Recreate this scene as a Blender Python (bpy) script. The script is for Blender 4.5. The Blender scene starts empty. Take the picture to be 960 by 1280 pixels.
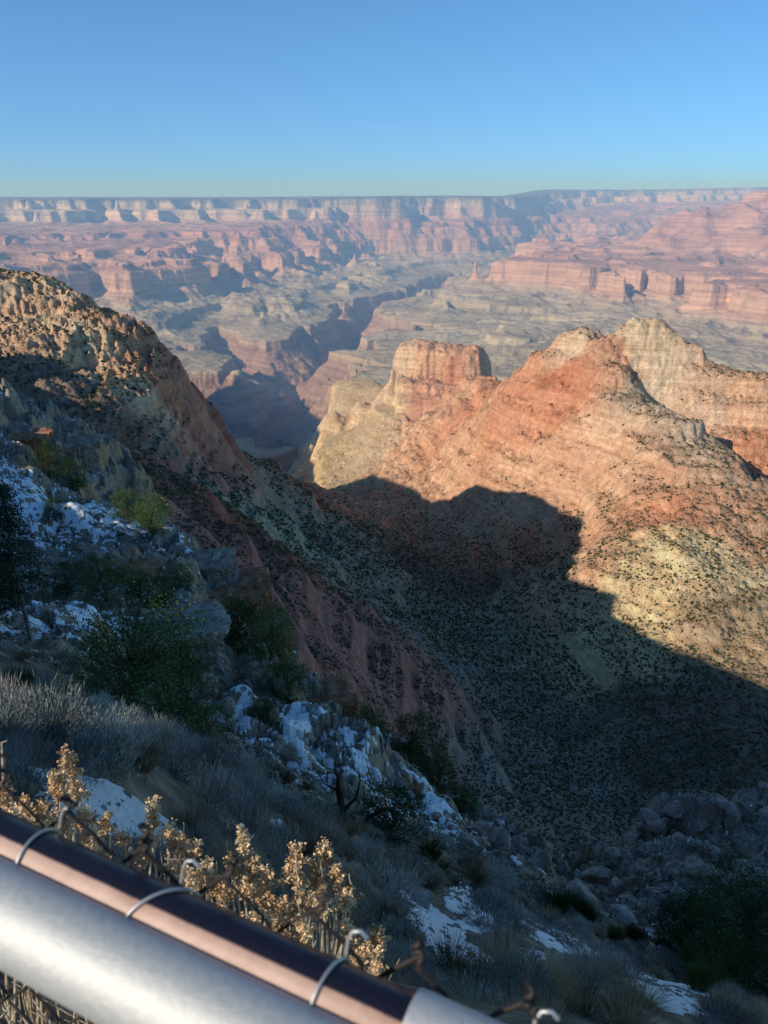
import bpy, math, random
import numpy as np
from mathutils import Vector, Matrix, Euler

SC = bpy.context.scene
COL = bpy.data.collections.new("place"); SC.collection.children.link(COL)
R = math.radians
F = 967.0; TH = math.atan(390.0/967.0); CT, ST = math.cos(TH), math.sin(TH)
# ---- site survey: a bearing and a drop angle read off the view, at a ground distance y (metres, camera at 0,0,0)
def tv(v):
    b = (640.0-v)/F
    return (-ST+b*CT)/(CT+b*ST)
def P(u, v, y):
    b = (640.0-v)/F
    d = y/(CT+b*ST)
    return ((u-480.0)/F*d, y, y*tv(v))

SUN_AZ = (-0.84, -0.54); SUN_EL = R(28.5)
n_ = math.hypot(*SUN_AZ); SUN_AZ = (SUN_AZ[0]/n_, SUN_AZ[1]/n_)
SUNV = (SUN_AZ[0]*math.cos(SUN_EL), SUN_AZ[1]*math.cos(SUN_EL), math.sin(SUN_EL))

# ---------------------------------------------------------------- noise
def _h(ix, iy, s):
    with np.errstate(over='ignore'):
        h = ix.astype(np.uint32)*np.uint32(374761393) + iy.astype(np.uint32)*np.uint32(668265263) + np.uint32((s*2246822519+12345) & 0xffffffff)
        h = (h ^ (h >> np.uint32(13)))*np.uint32(1274126177)
        h = h ^ (h >> np.uint32(16))
    return h
def perlin(x, y, s=0):
    x = np.asarray(x, np.float64); y = np.asarray(y, np.float64)
    fx = np.floor(x); fy = np.floor(y)
    ix = fx.astype(np.int64); iy = fy.astype(np.int64)
    dx = (x-fx).astype(np.float32); dy = (y-fy).astype(np.float32)
    def g(a, b, ex, ey):
        h = _h(a, b, s).astype(np.float32)*np.float32(2*math.pi/4294967296.0)
        return np.cos(h)*ex+np.sin(h)*ey
    u = dx*dx*dx*(dx*(dx*6-15)+10); w = dy*dy*dy*(dy*(dy*6-15)+10)
    a = g(ix, iy, dx, dy); b = g(ix+1, iy, dx-1, dy)
    c = g(ix, iy+1, dx, dy-1); d = g(ix+1, iy+1, dx-1, dy-1)
    return (a+(b-a)*u + ((c+(d-c)*u)-(a+(b-a)*u))*w)*1.5
def fbm(x, y, wl, octv=4, s=0, gain=.5):
    r = 0; a = 1.0
    for k in range(octv):
        r = r + a*perlin(x/wl, y/wl, s+k*17); a *= gain; wl = wl/2.03
    return r
def ridged(x, y, wl, octv=4, s=0, gain=.5):
    r = 0; a = 1.0
    for k in range(octv):
        r = r + a*(1-2*np.abs(perlin(x/wl, y/wl, s+k*31))); a *= gain; wl = wl/2.03
    return r
def sstep(a, b, x):
    t = np.clip((x-a)/(b-a), 0, 1); return t*t*(3-2*t)

def worley(x, y, s=0):
    """distance to the nearest and second nearest feature point, and a random number per cell"""
    fx = np.floor(x).astype(np.int64); fy = np.floor(y).astype(np.int64)
    d1 = np.full(x.shape, 9.0); d2 = np.full(x.shape, 9.0); hid = np.zeros(x.shape); cx = np.zeros(x.shape); cy = np.zeros(x.shape)
    for a in (-1, 0, 1):
        for b in (-1, 0, 1):
            ix = fx+a; iy = fy+b
            px = ix+_h(ix, iy, s)/4294967296.0; py = iy+_h(ix, iy, s+7)/4294967296.0
            d = np.hypot(x-px, y-py); h = _h(ix, iy, s+13)/4294967296.0
            nearer = d < d1
            d2 = np.where(nearer, d1, np.minimum(d2, d)); hid = np.where(nearer, h, hid); cx = np.where(nearer, x-px, cx); cy = np.where(nearer, y-py, cy); d1 = np.where(nearer, d, d1)
    return d1, d2, hid, cx, cy
# ---------------------------------------------------------------- surfaces through surveyed points
class Surf:
    def __init__(self, pts, smooth=0.0):
        p = np.array(pts, float); self.p = p[:, :2]; n = len(p)
        r = np.sqrt(((self.p[:, None]-self.p[None])**2).sum(-1)+smooth*smooth); self.c2 = smooth*smooth
        A = np.zeros((n+3, n+3)); A[:n, :n] = -r
        A[:n, n] = 1; A[:n, n+1:] = self.p/1000; A[n, :n] = 1; A[n+1:, :n] = self.p.T/1000
        self.w = np.linalg.solve(A, np.concatenate([p[:, 2], [0, 0, 0]])); self.n = n
    def __call__(self, x, y):
        z = self.w[self.n] + self.w[self.n+1]*x/1000 + self.w[self.n+2]*y/1000
        for i in range(self.n):
            z = z - self.w[i]*np.sqrt((x-self.p[i, 0])**2+(y-self.p[i, 1])**2+self.c2)
        return z
def idw(pts, cols, x, y, pw=3.0):
    num = 0; den = 0; cols = np.array(cols)
    for (px, py), c in zip(pts, cols):
        w = 1.0/((x-px)**2+(y-py)**2+25)**(pw/2)
        num = num + w[..., None]*c; den = den+w
    return num/den[..., None]

# ---------------------------------------------------------------- meshes
def link(name, me, mat=None, parent=None):
    o = bpy.data.objects.new(name, me); COL.objects.link(o)
    if mat is not None and me is not None and len(me.materials) == 0: me.materials.append(mat)
    if parent is not None: o.parent = parent
    return o
def tag(o, label=None, cat=None, group=None, kind=None):
    if label: o['label'] = label
    if cat: o['category'] = cat
    if group: o['group'] = group
    if kind: o['kind'] = kind
    return o
def np_mesh(name, V, Fq, smooth=True):
    """V (n,3), Fq (m,k) with k 3 or 4"""
    me = bpy.data.meshes.new(name)
    V = np.asarray(V, np.float32); Fq = np.asarray(Fq, np.int32); m, k = Fq.shape
    me.vertices.add(len(V)); me.vertices.foreach_set('co', V.ravel())
    me.loops.add(m*k); me.loops.foreach_set('vertex_index', Fq.ravel())
    me.polygons.add(m); me.polygons.foreach_set('loop_start', np.arange(0, m*k, k, dtype=np.int32))
    me.polygons.foreach_set('use_smooth', np.full(m, smooth))
    me.update(calc_edges=True)
    return me
def grid_mesh(name, X, Y, Z, smooth=True, keep=None):
    r, c = X.shape
    V = np.stack([X, Y, Z], -1).reshape(-1, 3)
    i = np.arange(r*c).reshape(r, c)
    Q = np.stack([i[:-1, :-1], i[:-1, 1:], i[1:, 1:], i[1:, :-1]], -1).reshape(-1, 4)
    if keep is not None: Q = Q[keep.reshape(-1)]
    return np_mesh(name, V, Q, smooth)
def col_attr(me, name, C):
    a = me.color_attributes.new(name, 'FLOAT_COLOR', 'POINT')
    C = np.asarray(C, np.float32).reshape(-1, C.shape[-1])
    if C.shape[1] == 3: C = np.concatenate([C, np.ones((len(C), 1), np.float32)], 1)
    a.data.foreach_set('color', C.ravel())
def flt_attr(me, name, A):
    a = me.attributes.new(name, 'FLOAT', 'POINT'); a.data.foreach_set('value', np.asarray(A, np.float32).ravel())

# ---------------------------------------------------------------- node helpers
class NT:
    def __init__(s, name):
        s.m = bpy.data.materials.new(name); s.m.use_nodes = True; s.t = s.m.node_tree; s.t.nodes.clear()
        s.out = s.n('ShaderNodeOutputMaterial')
    def n(s, ty, **kw):
        o = s.t.nodes.new(ty)
        for k, v in kw.items():
            if k.startswith('i_'):
                o.inputs[k[2:].replace('_', ' ')].default_value = v
            else: setattr(o, k, v)
        return o
    def l(s, a, b): s.t.links.new(a, b)
    def math(s, op, a, b=None, c=None, clamp=False):
        o = s.n('ShaderNodeMath', operation=op, use_clamp=clamp)
        for i, q in enumerate((a, b, c)):
            if q is None: continue
            if isinstance(q, (int, float)): o.inputs[i].default_value = q
            else: s.l(q, o.inputs[i])
        return o.outputs[0]
    def mix(s, f, a, b, bt='MIX'):
        o = s.n('ShaderNodeMix', data_type='RGBA', blend_type=bt)
        for q, i in ((f, 0), (a, 6), (b, 7)):
            if isinstance(q, (int, float)): o.inputs[i].default_value = q
            elif isinstance(q, tuple): o.inputs[i].default_value = q if len(q) == 4 else q+(1,)
            else: s.l(q, o.inputs[i])
        return o.outputs[2]
    def noise(s, vec, scale, detail=4, rough=.55, dist=0.0):
        o = s.n('ShaderNodeTexNoise'); o.inputs['Scale'].default_value = scale; o.inputs['Detail'].default_value = detail
        o.inputs['Roughness'].default_value = rough; o.inputs['Distortion'].default_value = dist
        if vec is not None: s.l(vec, o.inputs['Vector'])
        return o.outputs['Fac']
    def maprange(s, x, a, b, c=0.0, d=1.0):
        o = s.n('ShaderNodeMapRange'); s.l(x, o.inputs[0])
        for i, q in enumerate((a, b, c, d)): o.inputs[i+1].default_value = q
        return o.outputs[0]
    def ramp(s, x, stops, interp='LINEAR'):
        o = s.n('ShaderNodeValToRGB'); s.l(x, o.inputs[0]); cr = o.color_ramp; cr.interpolation = interp
        while len(cr.elements) < len(stops): cr.elements.new(.5)
        for e, (p, c) in zip(cr.elements, stops):
            e.position = p; e.color = tuple(c)+(1,) if len(c) == 3 else c
        return o.outputs[0]
    def pos(s): return s.n('ShaderNodeNewGeometry').outputs['Position']
    def objc(s): return s.n('ShaderNodeTexCoord').outputs['Object']
    def scale(s, vec, sx, sy, sz):
        o = s.n('ShaderNodeMapping'); s.l(vec, o.inputs[0]); o.inputs['Scale'].default_value = (sx, sy, sz); return o.outputs[0]
    def bsdf(s, color, rough=.9, bump=None, bdist=1.0, bstr=1.0, metal=0.0, spec=.2):
        o = s.n('ShaderNodeBsdfPrincipled')
        for nm, q in (('Base Color', color), ('Roughness', rough), ('Metallic', metal)):
            if isinstance(q, tuple): o.inputs[nm].default_value = q if len(q) == 4 else q+(1,)
            elif isinstance(q, (int, float)): o.inputs[nm].default_value = q
            else: s.l(q, o.inputs[nm])
        o.inputs['Specular IOR Level'].default_value = spec
        if bump is not None:
            b = s.n('ShaderNodeBump'); b.inputs['Distance'].default_value = bdist; b.inputs['Strength'].default_value = bstr
            s.l(bump, b.inputs['Height']); s.l(b.outputs[0], o.inputs['Normal'])
        s.l(o.outputs[0], s.out.inputs['Surface']); return o

FARRES = (1250, 900); MIDRES = (1150, 900)
SKYSTR = .15; SUNSTR = 5.0; HAZECOL = (.29, .54, 1.0); HAZED = 1.05e-4
EXTRA0 = [(-16, -20, 5), (-26, -12, 8), (-45, 8, 11), (-80, 30, 10), (-170, 60, 4), (-330, 60, -8)]
TERMPTS = [(960, 884), (880, 842), (830, 822), (790, 824), (735, 812), (728, 800), (762, 788), (770, 745), (252, 556), (228, 508), (170, 496), (110, 480), (50, 464), (0, 448), (None, (330, 40)), (None, (60, 300)), (520, 612), (470, 594), (430, 606), (None, (350, 60)), (392, 590, 60), (400, 540, 200), (345, 490, 260), (318, 484, 260)]
SKYTINT = (.84, 1.26, 1.36)
NEARRES = (1100, 1000)
# ================================================================ FAR CANYON
rng = random.Random(11)
SEG = []   # x0,y0,o0,x1,y1,o1
def stream(pts, depth=0, width=1.0):
    """pts (x,y,offset). Adds the polyline and its side gullies."""
    for a, b in zip(pts[:-1], pts[1:]): SEG.append(a+b)
    if depth >= 3: return
    sp = (950, 430, 260)[depth]*width; L = (1900, 800, 380)[depth]; acc = rng.uniform(.3, .8)*sp; side = rng.choice((-1, 1))
    for a, b in zip(pts[:-1], pts[1:]):
        dx, dy = b[0]-a[0], b[1]-a[1]; l = math.hypot(dx, dy); t = acc
        while t < l:
            f = t/l; x = a[0]+dx*f; y = a[1]+dy*f; o = a[2]+(b[2]-a[2])*f
            ang = math.atan2(dy, dx)+side*rng.uniform(.75, 1.35); ln = L*rng.uniform(.6, 1.3)
            q = [(x, y, o)]; n = 3
            for k in range(n):
                ang += rng.uniform(-.3, .3)
                q.append((q[-1][0]+math.cos(ang)*ln/n, q[-1][1]+math.sin(ang)*ln/n, q[-1][2]+ln/n*rng.uniform(.42, .62)))
            stream(q, depth+1)
            side = -side; t += sp*rng.uniform(.7, 1.3)
        acc = t-l
# river, then the tributaries
def PX(u, y, o): return ((u-480)/F*y*.98, y, o)
stream([(-5200, 2600, 0), (-2600, 3300, 0), PX(330, 4100, 0), PX(385, 5300, 0), PX(430, 6600, 0), PX(455, 8000, 0), PX(505, 9300, 0), PX(545, 11000, 100), PX(640, 12800, 300), PX(760, 14500, 700), PX(900, 16500, 1000), PX(1000, 18500, 1400)])
stream([PX(385, 5300, 0), PX(300, 6000, 150), PX(250, 7000, 400), PX(280, 8300, 1100), PX(260, 9600, 1900), PX(300, 10600, 2500)], 0)
stream([PX(330, 4100, 0), PX(150, 4900, 200), PX(80, 6200, 600), PX(120, 7600, 1300), PX(60, 9000, 2100), PX(90, 10300, 2800)], 0)
stream([PX(-200, 3600, 0), PX(-260, 5500, 400), PX(-120, 8000, 1400), PX(-60, 10500, 2600)], 0)
stream([PX(455, 8000, 0), PX(400, 9000, 500), PX(420, 10200, 1400), PX(390, 11400, 2300), PX(430, 12400, 3000)], 0)
stream([PX(545, 11000, 100), PX(520, 12000, 900), PX(560, 13000, 1700), PX(530, 13900, 2500)], 0)
stream([PX(430, 6600, 0), PX(520, 6300, 250), PX(620, 6000, 500), PX(760, 5900, 900), PX(900, 6300, 1400), PX(980, 7000, 1900)], 0)
stream([PX(385, 5300, 0), PX(470, 4900, 250), PX(600, 4500, 500), PX(760, 4300, 700), PX(900, 4500, 1000), PX(1060, 4900, 1400)], 0)
stream([PX(505, 9300, 0), PX(580, 9000, 400), PX(640, 8900, 800), PX(720, 9400, 1500), PX(760, 9900, 2000)], 0)
stream([PX(640, 12800, 300), PX(700, 12300, 900), PX(790, 11700, 1500), PX(880, 11600, 2200)], 0)
stream([PX(330, 4100, 0), PX(372, 3300, 60), PX(402, 2700, 160), PX(430, 2250, 300)], 1)
SEG = np.array(SEG, np.float32)

PROF_D = [-600, 0, 330, 520, 545, 1000, 1250, 1275, 1800, 2150, 2350, 2375, 2420, 2640, 2665, 2800, 2825, 3010, 3035, 3300, 3420, 3445, 3560, 3590, 3700, 6000]
PROF_Z = [-1330, -1320, -1150, -1055, -985, -955, -915, -880, -835, -780, -725, -600, -580, -550, -515, -490, -440, -400, -350, -290, -250, -130, -105, 8, 25, 60]
def FARUP(x, y): return sstep(.13, .2, x/y)*sstep(14500, 18500, y)*(150+500*np.clip(x/y-.2, 0, .3))+ 30*sstep(-.2, .1, x/y)
def Hfar(x, y, full=True):
    wx = x + 260*fbm(x, y, 2100, 3, 5) + 55*fbm(x, y, 420, 3, 9)
    wy = y + 260*fbm(x, y, 2100, 3, 6) + 55*fbm(x, y, 420, 3, 10)
    wx = wx.astype(np.float32); wy = wy.astype(np.float32)
    d = np.full(x.shape, 1e9, np.float32)
    for x0, y0, o0, x1, y1, o1 in SEG:
        dx, dy = x1-x0, y1-y0; l2 = dx*dx+dy*dy
        t = np.clip(((wx-x0)*dx+(wy-y0)*dy)*np.float32(1/l2), 0, 1)
        ex = wx-x0-t*dx; ey = wy-y0-t*dy
        q = np.sqrt(ex*ex+ey*ey)*np.float32(1.12)+o0+t*(o1-o0)
        np.minimum(d, q, out=d)
    # scale so the walls climb to the rims
    d = d*(1.38+.62*sstep(5600, 8200, y+.5*np.abs(x)*(x < 0)))
    for (bx, by, br, ba) in BUMPS:
        d = d + ba*np.exp(-((x-bx)**2+(y-by)**2)/br**2)
    # gullies and buttresses on the walls
    wl = sstep(1500, 2400, d)
    d = d + (110+110*wl)*ridged(x, y, 900, 2, 2) - 80-40*wl + (55+75*wl)*ridged(x, y, 430, 2, 3) - 30-30*wl + (28+36*wl)*ridged(x, y, 190, 2, 13) + 22*fbm(x, y, 110, 3, 8)
    d = np.minimum(d, np.interp(y, [2500, 4000, 5600], [900, 1250, 4200]) + 200*fbm(x, y, 700, 2, 88))
    rim = y - (np.interp(x/y + .022*perlin(x/1900, y/1900, 95)+.008*perlin(x/500, y/500, 96), [-.62, -.45, -.38, -.2, 0, .1, .15, .25, .33, .7], [11300, 12000, 12200, 12600, 13200, 13900, 14500, 19000, 21000, 22500]))
    rim = rim + 380*ridged(x, y, 2600, 2, 77) - 350 + 330*fbm(x, y, 900, 3, 79) + 120*ridged(x, y, 420, 2, 78)
    d = np.minimum(d, np.interp(rim, [-6000, -3600, -1500, -350, 0], [2500, 2850, 3180, 3420, 3700]) + 130*ridged(x, y, 700, 2, 97))
    cone = sstep(.27, .36, x/y)*sstep(11500, 10500, y)
    d = np.where(d > 3330, 3330+(d-3330)*(1-.88*cone), d)
    # the plateau beyond the far rim
    d = np.maximum(d, 3690 + rim*1.25)
    z = np.interp(d, PROF_D, PROF_Z)
    z = z + np.interp(d, [0, 500, 560, 3500, 3700, 5000], [30, 16, 4, 9, 3, 6])*fbm(x, y, 160, 3, 21) + np.interp(d, [500, 900, 1600, 2300, 2400], [0, 3, 15, 22, 0])*ridged(x, y, 230, 2, 23)
    z = z + FARUP(x, y)
    for cx_, cy_, cr_, ch_ in CONES: rr = np.hypot(x-cx_, y-cy_)*(1+.2*perlin(x/300, y/300, 5)); z = z + ch_*np.clip(1-rr/cr_, 0, 1)**1.05*sstep(2380, 2560, d)
    z = z - (x*x+y*y)/(2*7.4e6)
    return z, d
CONES = [(*PX(1000, 9000, 0)[:2], 1900, 700), (*PX(885, 9300, 0)[:2], 900, 200), (*PX(800, 9900, 0)[:2], 600, 150)]
BUMPS = [(*PX(990, 9300, 0)[:2], 1000, 1500), (*PX(880, 9600, 0)[:2], 800, 500), (*PX(690, 8000, 0)[:2], 500, 900), (*PX(780, 7900, 0)[:2], 500, 500),
         (*PX(920, 7400, 0)[:2], 700, 700)]
NR, NC = FARRES
yy = np.geomspace(2500, 26000, NR)
tt = np.linspace(-.64, .64, NC)
X = yy[:, None]*tt[None, :]; Y = np.repeat(yy[:, None], NC, 1)
Z, D = Hfar(X, Y)
me = grid_mesh('canyon', X, Y, Z)
# rock colour by formation, softened with noise
zn = Z + (X*X+Y*Y)/(2*7.4e6) - FARUP(X, Y) + 14*fbm(X, Y, 400, 3, 50)
ST_Z = [-1330, -1100, -1050, -1000, -975, -930, -860, -780, -745, -630, -600, -540, -500, -430, -340, -270, -245, -140, -110, -40, -8, 10]
ST_C = [(.22,.13,.11), (.26,.16,.13), (.25,.16,.13), (.33,.24,.17), (.31,.27,.19), (.33,.30,.21), (.35,.31,.22), (.36,.29,.21), (.44,.27,.19), (.48,.31,.22), (.40,.24,.17), (.37,.20,.145), (.42,.25,.18), (.36,.19,.14), (.37,.19,.14), (.40,.25,.18), (.50,.39,.28), (.50,.40,.29), (.36,.30,.21), (.46,.39,.29), (.24,.24,.17), (.07,.09,.05)]
C = np.stack([np.interp(zn, ST_Z, [c[k] for c in ST_C]) for k in range(3)], -1)
rb = (sstep(.27, .36, X/Y)*sstep(11500, 10500, Y)*sstep(-330, -270, zn))[..., None]; C = C*(1-rb)+np.array((.38, .20, .14))*rb
C = C*.80+np.array((.37, .315, .25))*.20
C = C*(1+.16*fbm(X, Y, 900, 4, 60))[..., None]
col_attr(me, 'Col', np.clip(C*1.12, .02, .8))
m = NT('canyon_rock'); a = m.n('ShaderNodeAttribute', attribute_name='Col')
p = m.pos(); st = m.scale(p, .0012, .0012, .045)
n1 = m.noise(st, 1.0, 5, .6); n2 = m.noise(p, .012, 6, .65); n3 = m.noise(m.scale(p, .02, .02, .004), 1.0, 4)
c = m.mix(m.maprange(n1, .36, .64, 0, 1), m.mix(1.0, a.outputs[0], (.72, .68, .68), 'MULTIPLY'), m.mix(1.0, a.outputs[0], (1.25, 1.22, 1.2), 'MULTIPLY'))
c = m.mix(m.maprange(n2, .52, .68, 0, .35), c, (.10, .10, .06))
h = m.math('ADD', m.math('MULTIPLY', n2, 1.0), m.math('MULTIPLY', n3, .9))
m.bsdf(c, .95, h, bdist=26, bstr=.8, spec=.05)
MAT_FAR = m.m
far = tag(link('canyon_terrain', me, MAT_FAR), kind='structure')
# ================================================================ MIDDLE RIDGES AND SIDE VALLEY
def pts_of(L): return [P(*q) for q in L]
MP = []; HP = []
crestL = [(-140, 300, 1030), (-60, 322, 1005), (0, 340, 980), (30, 345, 968), (60, 355, 955), (100, 375, 930), (130, 392, 910), (160, 415, 895), (200, 450, 880), (222, 476, 880), (245, 500, 930), (270, 524, 1070), (300, 546, 1270), (340, 572, 1540), (380, 598, 1850), (398, 614, 1960)]
MP += pts_of(crestL)
for (x, y, z), (ox, oy) in zip(pts_of(crestL), [(.2, .98)]*8+[(.3, .95)]*3+[(-.5, .85)]*2+[(-.9, .4)]*3):
    HP += [(x+ox*120, y+oy*120, z-95), (x+ox*330, y+oy*330, z-(300 if x < -280 or y < 1100 else 560))]
MP += pts_of([(-100, 400, 850), (0, 440, 790), (100, 470, 760), (190, 505, 790), (60, 410, 860), (-60, 500, 620), (60, 520, 640), (150, 560, 660), (250, 582, 840), (300, 605, 1040), (220, 600, 650), (340, 620, 1280), (380, 625, 1600)])
# red spur on our side
MP += pts_of([(100, 590, 420), (200, 622, 430), (280, 655, 490), (350, 686, 560), (380, 702, 590), (440, 745, 640), (520, 800, 690), (600, 870, 690)])
MP += pts_of([(200, 700, 330), (300, 720, 400), (400, 800, 430), (450, 860, 430), (500, 920, 440), (560, 960, 460), (620, 1030, 430), (330, 800, 330), (420, 900, 330), (700, 1060, 450)])
# our side of the valley, behind the spur
MP += pts_of([(280, 628, 870), (350, 654, 1100), (430, 690, 1120), (500, 730, 1080), (560, 775, 1030), (620, 850, 860), (640, 930, 650)])
# stream bed
MP += pts_of([(430, 622, 1900), (480, 645, 1650), (530, 690, 1400), (580, 760, 1130), (640, 830, 930), (690, 900, 760), (720, 980, 620), (760, 1040, 500)])
# far slope of the valley
MP += pts_of([(770, 780, 945), (730, 803, 905), (755, 797, 900), (800, 830, 850), (960, 870, 750), (850, 920, 680), (960, 950, 620), (1000, 1000, 560), (1100, 900, 720), (850, 990, 560), (960, 750, 950), (960, 650, 1130), (700, 520, 1530), (640, 520, 1760), (600, 560, 1780), (650, 600, 1570), (620, 648, 1520), (545, 648, 1600), (680, 668, 1330), (705, 692, 1200), (640, 690, 1280),
  (750, 600, 1350), (850, 600, 1220), (850, 700, 1000), (750, 700, 1050), (650, 660, 1430), (560, 620, 1740), (540, 560, 1950), (520, 600, 1850), (700, 740, 1010), (1100, 700, 1100)])
# red ridge crest with its two tops
crestR = [(615, 478, 2120), (640, 474, 2000), (657, 468, 1880), (680, 446, 1770), (700, 426, 1700), (722, 419, 1680), (742, 422, 1665), (750, 430, 1650), (762, 424, 1630), (775, 416, 1610), (800, 413, 1600), (822, 417, 1590), (850, 432, 1570), (880, 448, 1550), (912, 463, 1530), (960, 468, 1500), (1050, 478, 1480), (1200, 500, 1500)]
MP += pts_of(crestR)
for (x, y, z) in pts_of(crestR): HP += [(x+40, y+130, z-110), (x+100, y+420, z-420)]
# front spur and the gully behind it
MP += pts_of([(755, 455, 1560), (765, 478, 1510), (800, 500, 1430), (850, 530, 1350), (900, 562, 1280), (960, 608, 1200), (1050, 660, 1150)])
MP += pts_of([(775, 462, 1580), (785, 482, 1550), (815, 500, 1500), (865, 532, 1430), (912, 560, 1370), (960, 588, 1340), (1050, 640, 1290)])
MP += pts_of([(850, 480, 1530), (900, 510, 1470), (960, 530, 1430), (1050, 560, 1400), (830, 450, 1560)])
# butte
MP += pts_of([(497, 470, 2520), (520, 500, 2400), (535, 525, 2330), (495, 500, 2480), (560, 500, 2260), (580, 490, 2250), (540, 480, 2360), (590, 470, 2300), (600, 480, 2200)])
# tan ramp
MP += pts_of([(420, 478, 3080), (455, 472, 3050), (488, 482, 2800), (412, 520, 2740), (400, 560, 2440), (396, 575, 2380), (400, 611, 2130), (440, 600, 2150), (480, 572, 2180), (500, 558, 2150), (450, 530, 2530), (470, 505, 2720), (505, 530, 2420)])
for (x, y, z) in pts_of([(420, 478, 3080), (412, 520, 2740), (400, 560, 2440), (398, 609, 2140)]): HP += [(x-45, y+20, z-170), (x-160, y+60, z-420)]
for (x, y, z) in pts_of([(515, 430, 2700), (560, 432, 2720), (600, 455, 2640)]): HP += [(x, y+90, z-200), (x, y+400, z-520)]
HP += [(-900, 1600, -720), (-600, 1500, -560), (-420, 2500, -1350), (-250, 2900, -1200), (-1000, 2500, -1500), (-1500, 3500, -1700), (0, 3500, -1500), (800, 3300, -1500), (1800, 3300, -1500), (2500, 2600, -1300), (-1100, 1000, -120), (-900, 500, -60), (-500, 350, -60)]
kept = []
order = pts_of(crestL)+pts_of(crestR); order += [q for q in MP if q not in order]
for q in order:
    if all(abs(q[2]-k_[2]) < (2.0 if q[0] < 0 and q[1] < 1400 else 1.3)*math.hypot(q[0]-k_[0], q[1]-k_[1])+12 for k_ in kept): kept.append(q)
print('pruned', len(MP)-len(kept), [tuple(round(a) for a in q) for q in MP if q not in kept]); MP = kept
for h_ in HP:      # ground out of sight behind the crests, where it does not contradict what is seen
    if all(math.hypot(h_[0]-q[0], h_[1]-q[1]) > 60 and abs(h_[2]-q[2]) < 1.25*math.hypot(h_[0]-q[0], h_[1]-q[1]) for q in MP): MP.append(h_)
SM = Surf(MP, 16)
def layers(z, step, sharp, x, y, s):
    q = z/step + .35*fbm(x, y, step*14, 2, s)
    f = np.floor(q); r = q-f
    r2 = np.where(r < sharp, r/sharp*.25, .25+(r-sharp)/(1-sharp)*.75)
    return (f + r2 - q)*step
def Hmid(x, y):
    wx = x+16*fbm(x, y, 190, 3, 90); wy = y+16*fbm(x, y, 190, 3, 91)
    z = SM(wx, wy)
    sc = np.clip(y/1200, .35, 2.0)
    tan = sstep(-60, 60, (y-2060)) * sstep(60, -60, x - (y-2060)*.13+20)    # ramp: smoother ground
    amp = 1-.9*tan
    # gullies that run down the fall line: noise along the contour direction
    z = z + amp*sc*(6*ridged(x+60*fbm(x, y, 300, 2, 37), y, 230, 4, 31, .6) - 4 + 5*fbm(x, y, 60, 3, 33))
    lit = sstep(500, 900, y)
    brk = fbm(x, y, 75, 3, 46); patch = sstep(-.2, .6, fbm(x, y, 300, 2, 44)+.6*brk); patch2 = sstep(0, .6, fbm(x, y, 170, 2, 45)+.7*brk)
    spur = .25*np.exp(-((x+70)/150)**2-((y-520)/170)**2)
    z = z + amp*(layers(z, 46, .72, x, y, 41)*(.28+.6*np.clip(patch+spur, 0, 1.1)) + layers(z, 15, .65, x, y, 42)*(.18+.6*np.clip(patch2+spur, 0, 1.2)))
    # rough broken ground: jointed blocks and rubble
    rub = amp*(.55+.6*sstep(-.3, .5, fbm(x, y, 130, 2, 48)))
    for wl_, am_, sd_ in ((34., 5.0, 700), (13., 2.6, 701)):
        d1, d2, hh, cx_, cy_ = worley(x/wl_+.3*perlin(x/wl_, y/wl_, sd_+3), y/wl_, sd_)
        z = z + rub*np.clip(sc, .4, 1.3)*am_*((hh-.5)*.55+.5*(np.cos(hh*40)*cx_+np.sin(hh*40)*cy_))
    # the sheer edge of the tan bench above the side gorge
    ed = np.interp(y, [1900, 2000, 2100, 2200, 2400, 2750, 3080, 3400], [-330, -230, -182, -190, -215, -205, -195, -190]) + 14*perlin(x/60, y/60, 311) + 9*ridged(x, y, 45, 2, 312)
    se = ed - x; top = np.interp(y, [1500, 1850, 2130, 2440, 3080], [900, -640, -762, -750, -668])
    z = np.minimum(z, np.where(se < -12, 1e3, np.interp(se, [-12, 0, 12, 60, 200, 500], [60, 0, -95, -190, -380, -750]) + top))
    z = np.where((x < 40) & (y > 2350), np.minimum(z, -655-np.clip(y-3060, -400, 900)*np.where(y > 3060, 1.5, .05)), z)
    # the butte: a level cap over a sheer wall
    ax, ay, bx, by = 115., 2625., 275., 2590.; tb = np.clip(((x-ax)*(bx-ax)+(y-ay)*(by-ay))/((bx-ax)**2+(by-ay)**2), 0, 1)
    db = np.hypot(x-ax-tb*(bx-ax), y-ay-tb*(by-ay))*(1+.30*perlin(x/70, y/70, 301)) + 6*ridged(x, y, 38, 2, 302)
    z = np.maximum(z, np.interp(db, [0, 55, 72, 84, 96, 110, 260, 2000], [-440, -450, -458, -505, -585, -600, -720, -3000]) - 14*tb + 9*fbm(x, y, 40, 3, 303))
    for gx_, gy_, gr_, gh_ in ((415, 1690, 40, 9), (528, 1605, 70, 11), (458, 1655, 24, -16)): z = z + gh_*np.exp(-((x-gx_)**2+((y-gy_)*.6)**2)/gr_**2)
    dg = 1e9
    for (a1, b1), (a2, b2) in (((486, 1565), (596, 1440)), ((596, 1440), (700, 1330)), ((700, 1330), (800, 1230))):
        t_ = np.clip(((x-a1)*(a2-a1)+(y-b1)*(b2-b1))/((a2-a1)**2+(b2-b1)**2), 0, 1); dg = np.minimum(dg, np.hypot(x-a1-t_*(a2-a1), y-b1-t_*(b2-b1)))
    z = z - 36*np.exp(-(dg/30)**2)
    # craggy crest of the left ridge and of the peak
    cl = np.exp(-((x+340)/200)**2-((y-840)/140)**2); cp = np.exp(-((x-520)/150)**2-((y-1590)/110)**2)
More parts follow.
